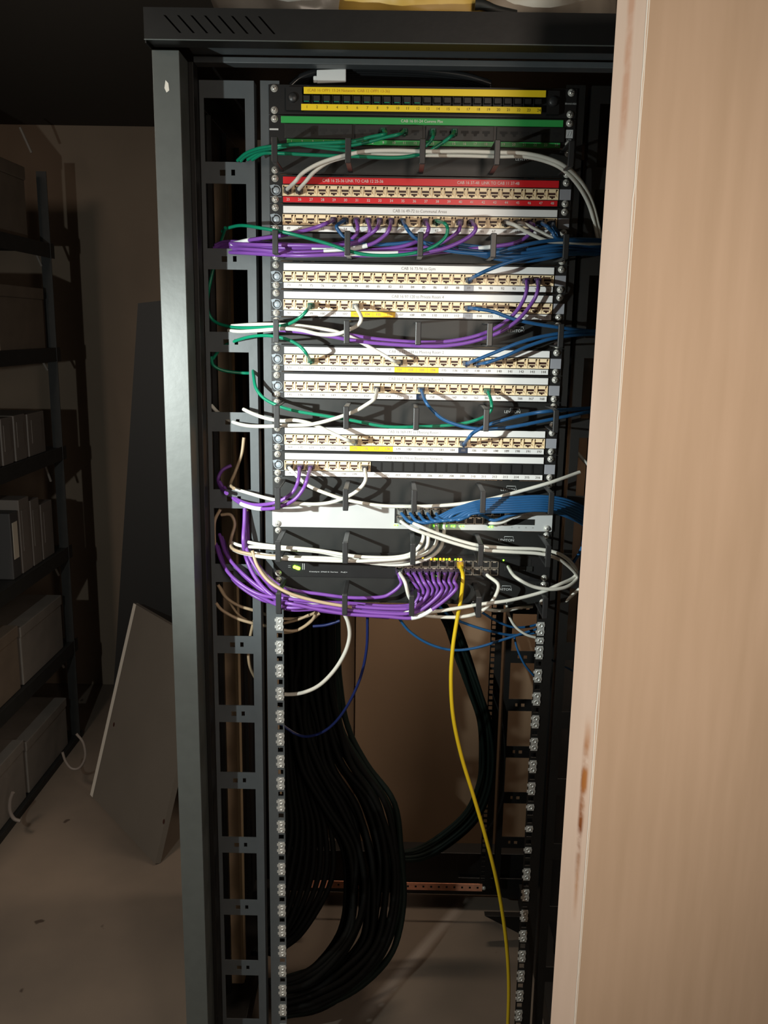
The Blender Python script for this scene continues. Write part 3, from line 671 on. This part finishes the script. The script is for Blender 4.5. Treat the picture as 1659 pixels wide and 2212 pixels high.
# silver switch: fan of blue cables to the right
gb = 'blue cables fanning right from the silver switch'
ords = ['first', 'second', 'third', 'fourth', 'fifth', 'sixth', 'seventh', 'eighth', 'ninth', 'tenth', 'eleventh', 'twelfth']
for i in range(7):
    e = i * 4.4
    C('blue', f'blue patch cable in the {ords[i]} upper socket from the left of the silver switch', [(886 + i * 17, 1122 + (7 - i) * .8), (920 + i * 15, 1122 - i * 1.2 + (7 - i)), (985, 1108 + (i - 3) * 3.2) if i < 4 else (1000 + i * 3, 1101 + (i - 3) * 3), (1045, 1098 + (i - 4) * 4.2), (1110, 1090 + (i - 3) * 5), (1180, 1088 + (i - 3) * 5), (1235, 1102 + (i - 3) * 6), (1275, 1128 + (i - 3) * 6), (1300, 1165 + i * 5)], 44 + (i * 5 % 31), (16, i, 0), (), gb, plug='plug_grey')
C('blue', 'blue patch cable lying lowest, from a socket near the right end of the silver switch', [(1068, 1124), (1100, 1114), (1140, 1104), (1180, 1101), (1240, 1118), (1285, 1150), (1298, 1190)], 36, (16, 9, 0), (), gb)
C('white', 'white patch cable from a lower socket near the right end of the silver switch', [(1085, 1128), (1110, 1116), (1140, 1102), (1180, 1098), (1235, 1110), (1290, 1140)], 28, (16, 10, 1), plug='plug_dark')
# long whites to the right loop
C('white', 'upper of two white cables slanting right below the silver switch to the door edge', [(905, 1136), (950, 1154), (1000, 1170), (1040, 1179), (1100, 1184), (1170, 1187), (1215, 1200), (1243, 1228), (1240, 1247), (1205, 1264), (1165, 1281), (1100, 1297), (1040, 1305), (980, 1315), (930, 1322), (870, 1326)], 62, (16, 1, 1), plug='plug_grey')
C('white', 'lower of two white cables slanting right, looping back to the black switch', [(890, 1142), (940, 1160), (990, 1176), (1035, 1187), (1100, 1192), (1165, 1196), (1205, 1207), (1236, 1230), (1246, 1248), (1228, 1266), (1195, 1273), (1155, 1268), (1120, 1251), (1106, 1238, 40), (1098, 1224, 8)], 70, (16, 0, 1), plug='plug_grey')
# whites from the silver switch to the left
gw = 'white cables passing left between the two switches'
C('white', 'white patch cable hanging from the silver switch, first from the left of four', [(915, 1156), (906, 1180), (885, 1197), (850, 1204), (800, 1204), (755, 1200), (680, 1188), (612, 1182), (560, 1176), (536, 1171)], 58, (16, 2, 1), (), gw)
C('white', 'white patch cable hanging from the silver switch, second from the left of four', [(925, 1158), (922, 1180), (900, 1197), (860, 1207), (800, 1211), (755, 1212), (680, 1210), (612, 1207), (560, 1202), (520, 1194), (498, 1184)], 68, (16, 3, 1), (), gw)
C('white', 'white patch cable hanging from the silver switch, third from the left of four', [(945, 1158), (938, 1180), (915, 1198), (870, 1212), (820, 1214), (755, 1206), (690, 1192), (615, 1186), (560, 1182), (525, 1180), (500, 1172)], 48, (16, 4, 1), (), gw)
C('white', 'white patch cable hanging from the silver switch, fourth from the left of four', [(958, 1158), (952, 1182), (930, 1203), (890, 1217), (850, 1220), (800, 1216), (755, 1209), (690, 1205), (615, 1203), (560, 1197), (520, 1188)], 40, (16, 5, 1), (), gw)
# black switch: purple fan
gp = 'purple cables fanning left from the black switch'
for i in range(9):
    k = i / 8
    yr = 1290 + (i * 5 % 9) * 3.2
    tail = [[(575, 1262, 40), (548, 1225, 34), (532, 1190, 20), (527, 1150, 0), (529, 1105, -18)], [(565, 1278, 40), (522, 1243, 22), (490, 1205, -6), (474, 1160, -40)], [(560, 1290, 46), (508, 1258, 30), (480, 1222, 4), (466, 1180, -30)]][i % 3]
    dx, dy, dd = (0, 5, 9)[i // 3], (-6, 0, 7)[i // 3], (0, -9, -18)[i // 3]
    tail = [(x + dx, y + dy, d + dd) for x, y, d in tail]
    C('purple', f'purple patch cable, {ords[i]} from the left in the purple fan of the black switch', [(893 + i * 11.0, 1256), (905 + i * 10.0, 1275 + (4 - i) * .6), (902 + i * 5.5, 1295 + i * 1.6), (885 + i * 1.5, 1307 + i * 3.4), (830, 1309 + i * 2.8 + (i % 2) * 2), (755, 1303 + i * 3.0), (690, 1300 + i * 2.6 - (i % 3) * 2), (620, yr)] + tail, 34 + (i * 17 % 46), (18, i * .72 + .9, 1), [(.34, .4)] if i == 8 else (), gp)
C('purple', 'topmost purple cable of the fan, leaving the left end of the black switch sockets', [(866, 1262), (845, 1281), (820, 1290), (755, 1291), (690, 1283), (640, 1276), (600, 1262), (565, 1230), (540, 1190), (530, 1150), (528, 1105)], 30, (18, -.1, 1), (), gp)
C('purple', 'thick purple cable dropping straight down in the left cable channel beside the silver switch', [(529, 1098, 5), (528, 1130, 14), (526, 1170, 26), (532, 1205), (550, 1245), (580, 1280), (620, 1302), (690, 1318), (755, 1326), (840, 1333)], 52, None, (), None, rad=.0036)
C('white', 'white patch cable hanging from the first lower socket of the black switch', [(875, 1258), (882, 1285), (892, 1306), (880, 1322), (850, 1331), (800, 1324), (740, 1314), (690, 1306), (640, 1290), (610, 1275), (580, 1250), (560, 1228)], 66, (18, 0, 1), plug='plug_grey')
C('beige', 'beige cable curving beside the purple fan at the left edge of the equipment', [(545, 1190), (556, 1222), (580, 1255), (615, 1277), (650, 1290), (700, 1302), (760, 1312)], 76)
C('yellow', 'long yellow cable hanging from the black switch to the bottom of the rack', [(1000, 1246), (996, 1290), (987, 1340), (978, 1400), (974, 1470), (979, 1550), (997, 1635), (1023, 1720), (1048, 1805), (1070, 1890), (1085, 1970), (1095, 2050), (1099, 2130), (1097, 2212), (1092, 2300), (1085, 2400, 40), (1070, 2460, 0)], 52, (18, 7, 0), rad=.0034)
C('white', 'white patch cable curling down left from a lower socket right of the yellow cable', [(1076, 1262), (1072, 1284), (1055, 1308), (1030, 1325), (990, 1333), (940, 1332), (900, 1327), (860, 1322)], 48, (18, 10, 1))
C('white', 'white cable stub crossing behind the fourth ring of the lowest ring panel', [(1020, 1302, 10), (1052, 1316, 10), (1090, 1319, 5), (1125, 1312, 0), (1150, 1310, -6)], 5)
C('white', 'thin white cable drooping down right under the lowest ring panel', [(1094, 1300, 0), (1098, 1325, -5), (1112, 1352, -10), (1135, 1370, -12), (1160, 1378, -16)], 0, rad=.0025)
# loose ends in the left channel
gl = 'beige cables looping in the left cable channel'
C('beige', 'beige cable arcing low in the left channel, lowest of the loops beside the rail', [(466, 1302, -6), (480, 1318, -10), (510, 1335, -14), (545, 1346, -18), (575, 1352, -30), (640, 1362, -40), (690, 1325, -60)], 0, None, (), gl)
C('beige', 'beige cable arcing in the left channel above the lowest loop', [(471, 1263, -20), (488, 1290, -24), (515, 1308, -30), (550, 1319, -34), (600, 1335, -44), (650, 1335, -60), (685, 1322, -70)], 0, None, (), gl)
C('beige', 'thin beige cable crossing the strut in the left channel', [(476, 1268, -40), (495, 1300, -44), (520, 1332, -50), (560, 1350, -60)], 0, None, (), gl, rad=.0022)
C('beige', 'beige cable dropping steeply beside the rail in the left channel', [(564, 1285, -20), (556, 1320, -26), (545, 1355, -30), (537, 1400, -36), (540, 1440, -40), (560, 1480, -60)], 0, None, (), gl)
C('beige', 'beige cable looping at the far left of the channel beside the silver switch', [(476, 1100, -20), (464, 1125, -20), (463, 1160, -24), (466, 1195, -30)], 0, None, (), gl)
C('beige', 'beige cable hooking round in the channel left of the purple drop', [(478, 1112, -34), (498, 1112, -30), (507, 1132, -26), (500, 1160, -20), (498, 1178, 0), (512, 1190, 24), (560, 1200, 40), (610, 1203, 46)], 0, None, (), gl)
C('beige', 'beige cable bowing right of the purple drop', [(535, 1095, -30), (542, 1125, -30), (538, 1165, -20)], 0, None, (), gl)
C('beige', 'beige cable hanging in the channel left of the two lowest patch panels', [(527, 945, -30), (522, 980, -30), (508, 1020, -26), (498, 1045, -10), (505, 1055, 20)], 0, None, (), gl)
C('purple', 'purple loop at the far left of the channel beside the lowest patch panels', [(500, 1005, -44), (480, 1016, -40), (471, 1036, -36), (478, 1056, -10), (490, 1066, 20)], 0)
C('green', 'dark green loop at the far left beside the Meeting Room 2 panel', [(456, 770, -20), (462, 790, -24), (490, 802, -30), (540, 806, -40), (560, 800, -50)], 0)
C('green', 'dark green cable falling down the left channel beside the Gym panel', [(487, 492, -6), (478, 520, -40), (466, 560, -60), (452, 620, -60), (446, 665, -40)], 0)
# right side loose ends
C('white', 'short grey white cable slanting into the door edge right of the patch panels', [(1238, 968, -10), (1262, 995, -20), (1285, 1018, -30)], 0)
C('blue', 'dark blue cable drop at the right side beside the silver switch', [(1240, 1096, 20), (1262, 1130, 0), (1258, 1180, -10), (1238, 1215, -20)], 0)
C('white', 'grey white stub below the right-hand loop beside the door edge', [(1252, 1272, 0), (1232, 1290, -4), (1218, 1302, -8)], 0)
C('blue', 'thin blue cable stub at the right near the door edge below the switches', [(1180, 1420, -30), (1215, 1438, -30), (1240, 1452, -30), (1246, 1470, -30)], 0, rad=.0018)
# lower loops
C('white', 'white cable making a big half loop in the open space under the switches', [(742, 1322, 26), (752, 1345, 20), (755, 1375, 10), (745, 1410, 0), (722, 1448, -12), (690, 1480, -24), (655, 1496, -34), (620, 1500, -44), (585, 1496, -54)], 20, rad=.0036)
C('navy', 'navy cable hanging in a deep loop under the switches', [(794, 1330, -60), (792, 1400, -70), (778, 1465, -80), (750, 1525, -90), (716, 1568, -100), (680, 1588, -110), (645, 1588, -120), (600, 1560, -130)], 0)
C('blue', 'blue cable sagging lowest across the open space under the switches', [(862, 1336, 10), (885, 1364, 0), (925, 1390, -10), (975, 1404, -20), (1025, 1400, -30), (1080, 1384, -36), (1130, 1368, -40), (1170, 1356, -46)], 0, rad=.0024)
C('blue', 'blue cable sagging from behind the yellow cable to the right rail', [(945, 1306, 0), (975, 1333, -10), (1020, 1352, -20), (1070, 1366, -30), (1110, 1372, -40), (1165, 1366, -50)], 0, rad=.0024)
C('blue', 'short blue cable below the fourth ring of the lowest ring panel', [(1040, 1322, -10), (1070, 1340, -20), (1105, 1354, -30), (1140, 1354, -40), (1172, 1345, -50)], 0, rad=.0022)
C('blue', 'thin blue cable falling down across the rear rail slots', [(1110, 1370, -60), (1117, 1400, -60), (1133, 1435, -60), (1158, 1465, -70)], 0, rad=.002)
C('navy', 'short stub of dark blue cable under the purple fan', [(676, 1353, -40), (705, 1350, -40), (734, 1341, -40)], 0)
C('beige', 'beige cable curving down left under the purple fan, the lower one', [(684, 1322, -20), (672, 1342, -30), (645, 1360, -40), (618, 1366, -50), (595, 1364, -60)], 0)
C('beige', 'beige cable curving down left under the purple fan, the upper one', [(668, 1328, -30), (645, 1338, -40), (618, 1345, -50), (595, 1348, -60)], 0, rad=.0025)

# black feed cables behind the top opening, with white tape
gt = 'black feed cables above the top panel'
for i in range(5):
    pts = [at(x, y + i * 4.6 - 11, Y=.05 + .008 * i) for x, y in ((628, 196), (650, 178), (690, 165), (760, 158), (840, 160), (920, 164), (1000, 174), (1060, 192))]
    b = MB(); b.tube(crom(pts), .0056, 10)
    tag(b.build('feed_cable', 'cord_glossy', None, pts[0], pts[0]), 'glossy black feed cable in the arc above the topmost panel', 'cable', gt)
c0 = at(716, 166, Y=.035); b = MB(); b.box(-.0235, .0235, -.004, .0, -.0095, .0105); b.box(-.029, -.0232, -.003, .0, -.0085, .002)
b.v = [Vector((v.x, v.y, v.z + v.x * .05)) for v in b.v]
tag(b.build('tape_label', 'tape_white', None, (0, 0, 0), c0, .002), 'white tape wrapped round the black cables above the topmost panel', 'tape')

# thick black bundle falling and coiling in the rack
outer = [(730, 1380), (735, 1480), (752, 1570), (792, 1650), (852, 1735), (872, 1850), (872, 1950), (848, 2055), (780, 2130), (690, 2180), (600, 2200)]
inner = [(625, 1380), (625, 1480), (630, 1570), (650, 1660), (690, 1745), (735, 1830), (748, 1930), (735, 2010), (690, 2075), (640, 2105), (580, 2120)]
ys = [.56, .56, .55, .53, .50, .46, .42, .36, .29, .24, .22]
gk = 'black cables of the thick bundle in the rack'
for i in range(26):
    u = ((i * 7) % 26) / 25; rr = random.Random(i); jy = rr.uniform(-.05, .05); jw = [rr.uniform(-.06, .06) for _ in ys]; pts = []
    for k in range(len(ys)):
        q = min(1, max(0, u + jw[k]))
        x = inner[k][0] * (1 - q) + outer[k][0] * q; y = inner[k][1] * (1 - q) + outer[k][1] * q
        p = at(x, y, Y=ys[k] + jy + .01 * jw[k]); p.z = max(p.z, .012); pts.append(p)
    pts = [pts[0] + Vector((-.01, .01, .45))] + pts
    b = MB(); b.tube(crom(pts, 6), .0072, 8)
    dk = i % 4 == 3
    tag(b.build('network_cable', 'cord_darkgreen' if dk else 'cord_black', None, pts[-1], pts[-1]),
        ('dark green' if dk else 'black') + ' cable in the thick bundle coiling down to the rack floor', 'cable', ('dark green' if dk else 'black') + ' cables of the thick bundle')
gs = 'dark green cables of the slimmer bundle'
path = [(940, 1290), (975, 1350), (1000, 1420), (1025, 1490), (1046, 1560), (1053, 1640), (1045, 1705), (1015, 1765), (960, 1815), (905, 1845), (850, 1850)]
for i in range(9):
    rr = random.Random(50 + i); ox = (i - 4) * 3.4; jy = rr.uniform(-.02, .02); pts = []
    for k, (x, y) in enumerate(path):
        f = 1 if k < 6 else 1 - (k - 5) * .1
        pts.append(at(x + ox * f + rr.uniform(-2, 2), y + (ox * .8 if k > 5 else 0), Y=.58 + jy - (.012 * max(0, k - 5))))
    b = MB(); b.tube(crom(pts, 6), .0042, 8)
    tag(b.build('network_cable', 'cord_darkgreen', None, pts[0], pts[0]), 'dark green cable in the slim bundle curving beside the rear right rail', 'cable', gs)
for i in range(9):
    x = 606 + i * 6; rr = random.Random(90 + i); Y = .57 + rr.uniform(-.02, .02)
    pts = [at(x, 1320, Y=Y), at(x + 2, 1450, Y=Y), at(x + 4 + i, 1600, Y=Y), at(x + 8 + i * 3, 1700, Y=Y - .02), at(x + 12 + i * 6, 1790, Y=Y - .05), at(x - 10 + i * 9, 1900, Y=Y - .12), at(x - 30 + i * 4, 2010, Y=Y - .2), at(x - 60, 2060, Y=Y - .28)]
    for p in pts: p.z = max(p.z, .02)
    b = MB(); b.tube(crom(pts, 6), .0068, 8)
    tag(b.build('network_cable', 'cord_black', None, pts[-1], pts[-1]), 'black cable in the thick bundle coiling down to the rack floor', 'cable', 'black cables of the thick bundle')
# tall black enclosure at the rear left, seen behind the bundle
t = thing('power_strip', 'tall black metal power strip standing upright behind the big cable bundle', 'power strip', (-.2, .68, .62))
b = MB(); b.box(-.225, -.163, .63, .70, .50, 1.95); b.build('housing', 'deep_black', t, (-.2, .68, .62), bevel=.003)
b = MB(); b.box(-.1629, -.1605, .63, .634, .78, 1.95); b.build('edge_strip', 'rail_grey', t, (-.2, .68, .62))

# ------------------------------------------------------------------ bags on top of the rack
def lump(name, label, cat, mt, c, r, seed, flat, leanx=0):
    rr = random.Random(seed); b = MB(); n, m_ = 36, 16; vs = []; fs = []
    ph = [rr.uniform(0, 6.28) for _ in range(6)]
    for j in range(m_ + 1):
        v = j / m_ * math.pi
        for i in range(n):
            u = i / n * 2 * math.pi; k = 1 + .10 * math.sin(3 * u + ph[0] + 2 * v) + .06 * math.sin(7 * u + ph[1] - 3 * v) + .04 * math.sin(11 * u + 5 * v + ph[2]) + .05 * math.sin(6 * v + ph[3] + u)
            x = r[0] * math.sin(v) * math.cos(u) * k; y = r[1] * math.sin(v) * math.sin(u) * k; z = r[2] * math.cos(v) * k
            z = max(z, -r[2] * flat); vs.append((x + leanx * (z + r[2] * flat), y, z + r[2] * flat))
    for j in range(m_):
        for i in range(n): fs.append((j * n + i, (j + 1) * n + i, (j + 1) * n + (i + 1) % n, j * n + (i + 1) % n))
    b.add(vs, fs, 0, True)
    return tag(b.build(name, mt, None, (0, 0, 0), c), label, cat)
zt = 2.037
lump('plastic_bag', 'crumpled translucent grey plastic bag at the left on top of the rack', 'bag', 'bag_clear', (-.20, .03, zt), (.115, .12, .12), 1, .35)
lump('plastic_bag', 'creased yellow bag in the middle on top of the rack', 'bag', 'bag_yellow', (-.015, -.005, zt), (.115, .10, .11), 2, .30)
lump('plastic_bag', 'pale white bag at the right on top of the rack', 'bag', 'bag_white', (.175, .03, zt), (.115, .12, .12), 5, .35)
t = thing('work_glove', 'dark work glove lying against the white bag on top of the rack', 'glove', (.10, -.098, zt))
b = MB(); b.tube(crom([(-.030, 0, .016), (-.018, 0, .015), (.0, 0, .009), (.030, .004, .0055)], 4), .0080, 10, 0, .0050); b.build('finger', 'glove_dark', t)
b = MB(); b.tube(crom([(.0, .016, .009), (.022, .016, .006), (.042, .016, .006)], 4), .0056, 10, 0, .0042); b.build('finger', 'glove_dark', t)

# ------------------------------------------------------------------ white board leaning left of the rack
BL = Vector((-1.055, 1.249, 0)); BR = Vector((-.728, .865, 0)); e = (BR - BL).normalized()
nrm = Vector((e.y, -e.x, 0)); nrm = nrm if nrm.x > 0 else -nrm
best = None
for ti in range(2, 60):
    for hi in range(40, 130):
        u = (nrm * math.sin(math.radians(ti)) + Vector((0, 0, 1)) * math.cos(math.radians(ti))); p = BL + u * (hi / 100)
        q = CR.transposed() @ (p - CP); sx_, sy_ = 829.5 + FPX * q.x / -q.z, 1106 - FPX * q.y / -q.z
        er = (sx_ - 290) ** 2 + (sy_ - 1305) ** 2
        if best is None or er < best[0]: best = (er, ti, hi, u.copy())
u = best[3]; hgt = best[2] / 100; L = (BR - BL).length; nn = u.cross(e)
if nn.dot(CP - BL) < 0: nn = -nn
b = MB(); th = .018
def bp(s, h, k): return BL + e * s + u * h - nn * k
vs = [bp(0, 0, 0), bp(L, 0, 0), bp(L, hgt, 0), bp(0, hgt, 0), bp(0, 0, th), bp(L, 0, th), bp(L, hgt, th), bp(0, hgt, th)]
lift = -min(v.z for v in vs) + .001; vs = [v + Vector((0, 0, lift)) for v in vs]
b.add(vs, [(0, 1, 2, 3), (7, 6, 5, 4), (1, 5, 6, 2), (3, 2, 6, 7), (0, 4, 5, 1)], 0)
for s, h in ((.055, .27), (.50, .13)):
    c_ = [bp(s + .006 * math.cos(a) + 0, h + .008 * math.sin(a), -.0006) + Vector((0, 0, lift)) for a in [k * math.pi / 4 for k in range(8)]]
    b.add(c_, [tuple(range(8))], 2)
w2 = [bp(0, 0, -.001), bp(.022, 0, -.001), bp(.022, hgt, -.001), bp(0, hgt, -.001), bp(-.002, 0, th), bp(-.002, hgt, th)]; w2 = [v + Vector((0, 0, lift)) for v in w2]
b.add(w2, [(0, 1, 2, 3), (4, 0, 3, 5)], 1)  # edge coloured brighter to stand for light on the board's thickness
tag(b.build('shelf_board', ['board_white', 'board_lit_edge', 'jack_dark'], None, BL, BL), 'pale board with a bright edge leaning towards the left side of the rack', 'board')
# dark side panel standing behind the board
YP = 1.46; q0, q1 = at(298, 655, Y=YP), at(248, 1440, Y=YP); slope = (q0.x - q1.x) / (q0.z - q1.z); xb = q1.x - slope * q1.z; b = MB()
b.prism([(xb, .002), (xb + .42, .002), (q0.x + .42, q0.z + .01), (q0.x + .08, q0.z + .01), (q0.x, q0.z)], YP, YP + .025)
tag(b.build('side_panel', 'deep_black', None, (xb, YP, 0), (xb, YP, 0)), 'tall black panel standing upright behind the pale board left of the rack', 'panel')

# ------------------------------------------------------------------ shelving at the left wall
XS = -1.25; su = thing('shelving_unit', 'dark metal shelving unit along the left wall loaded with boxes and files', 'shelving', (-1.5, 1.0, 0)); SO = (-1.5, 1.0, 0)
LV = [.02, .405, .775, 1.15, 1.505, 1.86]
for z in LV:
    b = MB(); b.box(-1.70, XS + .01, .35, 1.70, z - .02, z); b.box(XS + .01, XS + .013, .35, 1.70, z - .045, z + .004)
    b.build('shelf', 'shelf_metal', su, SO, bevel=.001)
for x in (-1.70, XS - .02):
    for y in (.35, 1.66):
        b = MB(); b.box(x, x + .035, y, y + .003, 0, 2.1); b.box(x, x + .003, y + .0031, y + .04, 0, 2.1); b.build('upright', 'shelf_metal', su, SO)
def sbox(label, y0, y1, z0, h, m, dx=.30, x1=XS - .004, lid=True):
    t = thing('cardboard_box', label, 'box', (x1 - dx / 2, (y0 + y1) / 2, z0), 'boxes on the shelving'); o = t.location.copy()
    b = MB(); b.box(x1 - dx, x1, y0, y1, z0 + .001, z0 + h * .82); b.build('body', m, t, o, bevel=.003)
    b = MB(); b.box(x1 - dx - .003, x1 + .003, y0 - .003, y1 + .003, z0 + h * .82, z0 + h); b.build('lid', m, t, o, bevel=.003)
    return t
sbox('pale storage box on the lowest shelf, at its far end', 1.225, 1.585, LV[0], .19, 'box_grey')
sbox('pale storage box on the lowest shelf, nearer than the one at the far end', .84, 1.20, LV[0], .21, 'box_grey')
sbox('pale storage box on the second shelf from the floor, at its far end', 1.245, 1.60, LV[1], .205, 'box_grey')
sbox('brown storage box on the second shelf from the floor, next to the pale one', .86, 1.22, LV[1], .22, 'box_card')
sbox('large plain box on the shelf near eye level, at its far end', 1.25, 1.61, LV[4], .205, 'box_card')
sbox('brown box on the topmost shelf, cut off by the left edge', 1.18, 1.52, LV[5], .23, 'box_card')
sbox('second brown box on the topmost shelf, nearer the camera', .80, 1.14, LV[5], .20, 'box_card')
def binder(label, y0, w_, z0, h, m, tilt=0):
    t = thing('lever_arch_file', label, 'file', (XS - .15, y0 + w_ / 2, z0), 'files on the shelving'); o = t.location.copy()
    b = MB(); b.box(XS - .28, XS - .006, y0, y0 + w_, z0 + .001, z0 + h); b.build('cover', m, t, o, bevel=.003)
    b = MB(); b.box(XS - .0058, XS - .0045, y0 + w_ * .2, y0 + w_ * .8, z0 + h * .3, z0 + h * .85); b.build('spine_label', 'paper' if m == 'binder_dark' else m, t, o)
fl = ['at the far end', 'second from the far end', 'third from the far end', 'fourth from the far end']
y = 1.56
for i, (w_, m, h) in enumerate(((.14, 'binder_grey', .145), (.085, 'binder_grey', .15), (.075, 'binder_grey', .15), (.09, 'binder_dark', .14))):
    y0_ = y - w_; binder('grey file on the middle upper shelf, ' + fl[i] if m == 'binder_grey' else 'dark file on the middle upper shelf, ' + fl[i], y0_, w_, LV[3], h, m); y = y0_ - .02
y = 1.58
for i, (w_, m, h) in enumerate(((.10, 'binder_grey', .20), (.07, 'binder_grey', .23), (.08, 'binder_grey', .25), (.06, 'binder_dark', .22))):
    y0_ = y - w_; binder('grey file on the shelf at waist height, ' + fl[i] if m == 'binder_grey' else 'dark file on the shelf at waist height, ' + fl[i], y0_, w_, LV[2], h, m); y = y0_ - .012
for a_, c_ in (((43, 275), (68, 330)), ((65, 520), (90, 575)), ((80, 760), (103, 800)), ((90, 985), (110, 1040)), ((112, 1213), (127, 1243)), ((124, 1418), (138, 1442))):
    b = MB(); b.tube([at(*a_, Y=1.64), at(*c_, Y=1.655)], .0045, 8); b.build('shelf_clip', 'box_grey', su, SO)
pts = [at(x, y, Y=1.22) for x, y in ((165, 1585), (180, 1605), (184, 1635), (172, 1658), (155, 1660), (142, 1645), (135, 1625))]
p = MB(); p.tube(crom(pts), .0045, 8); tag(p.build('hanging_loop', 'binder_grey', None, pts[0], pts[0]), 'pale cable loop hanging from the end of the lowest shelf', 'cable')
pts = [at(x, y, Y=.95) for x, y in ((28, 1712), (22, 1730), (22, 1752), (30, 1768), (44, 1774))]
p = MB(); p.tube(crom(pts), .006, 8); p.build('handle_loop', 'binder_grey', su, SO)  # curved handle of a low box, parented to the shelving
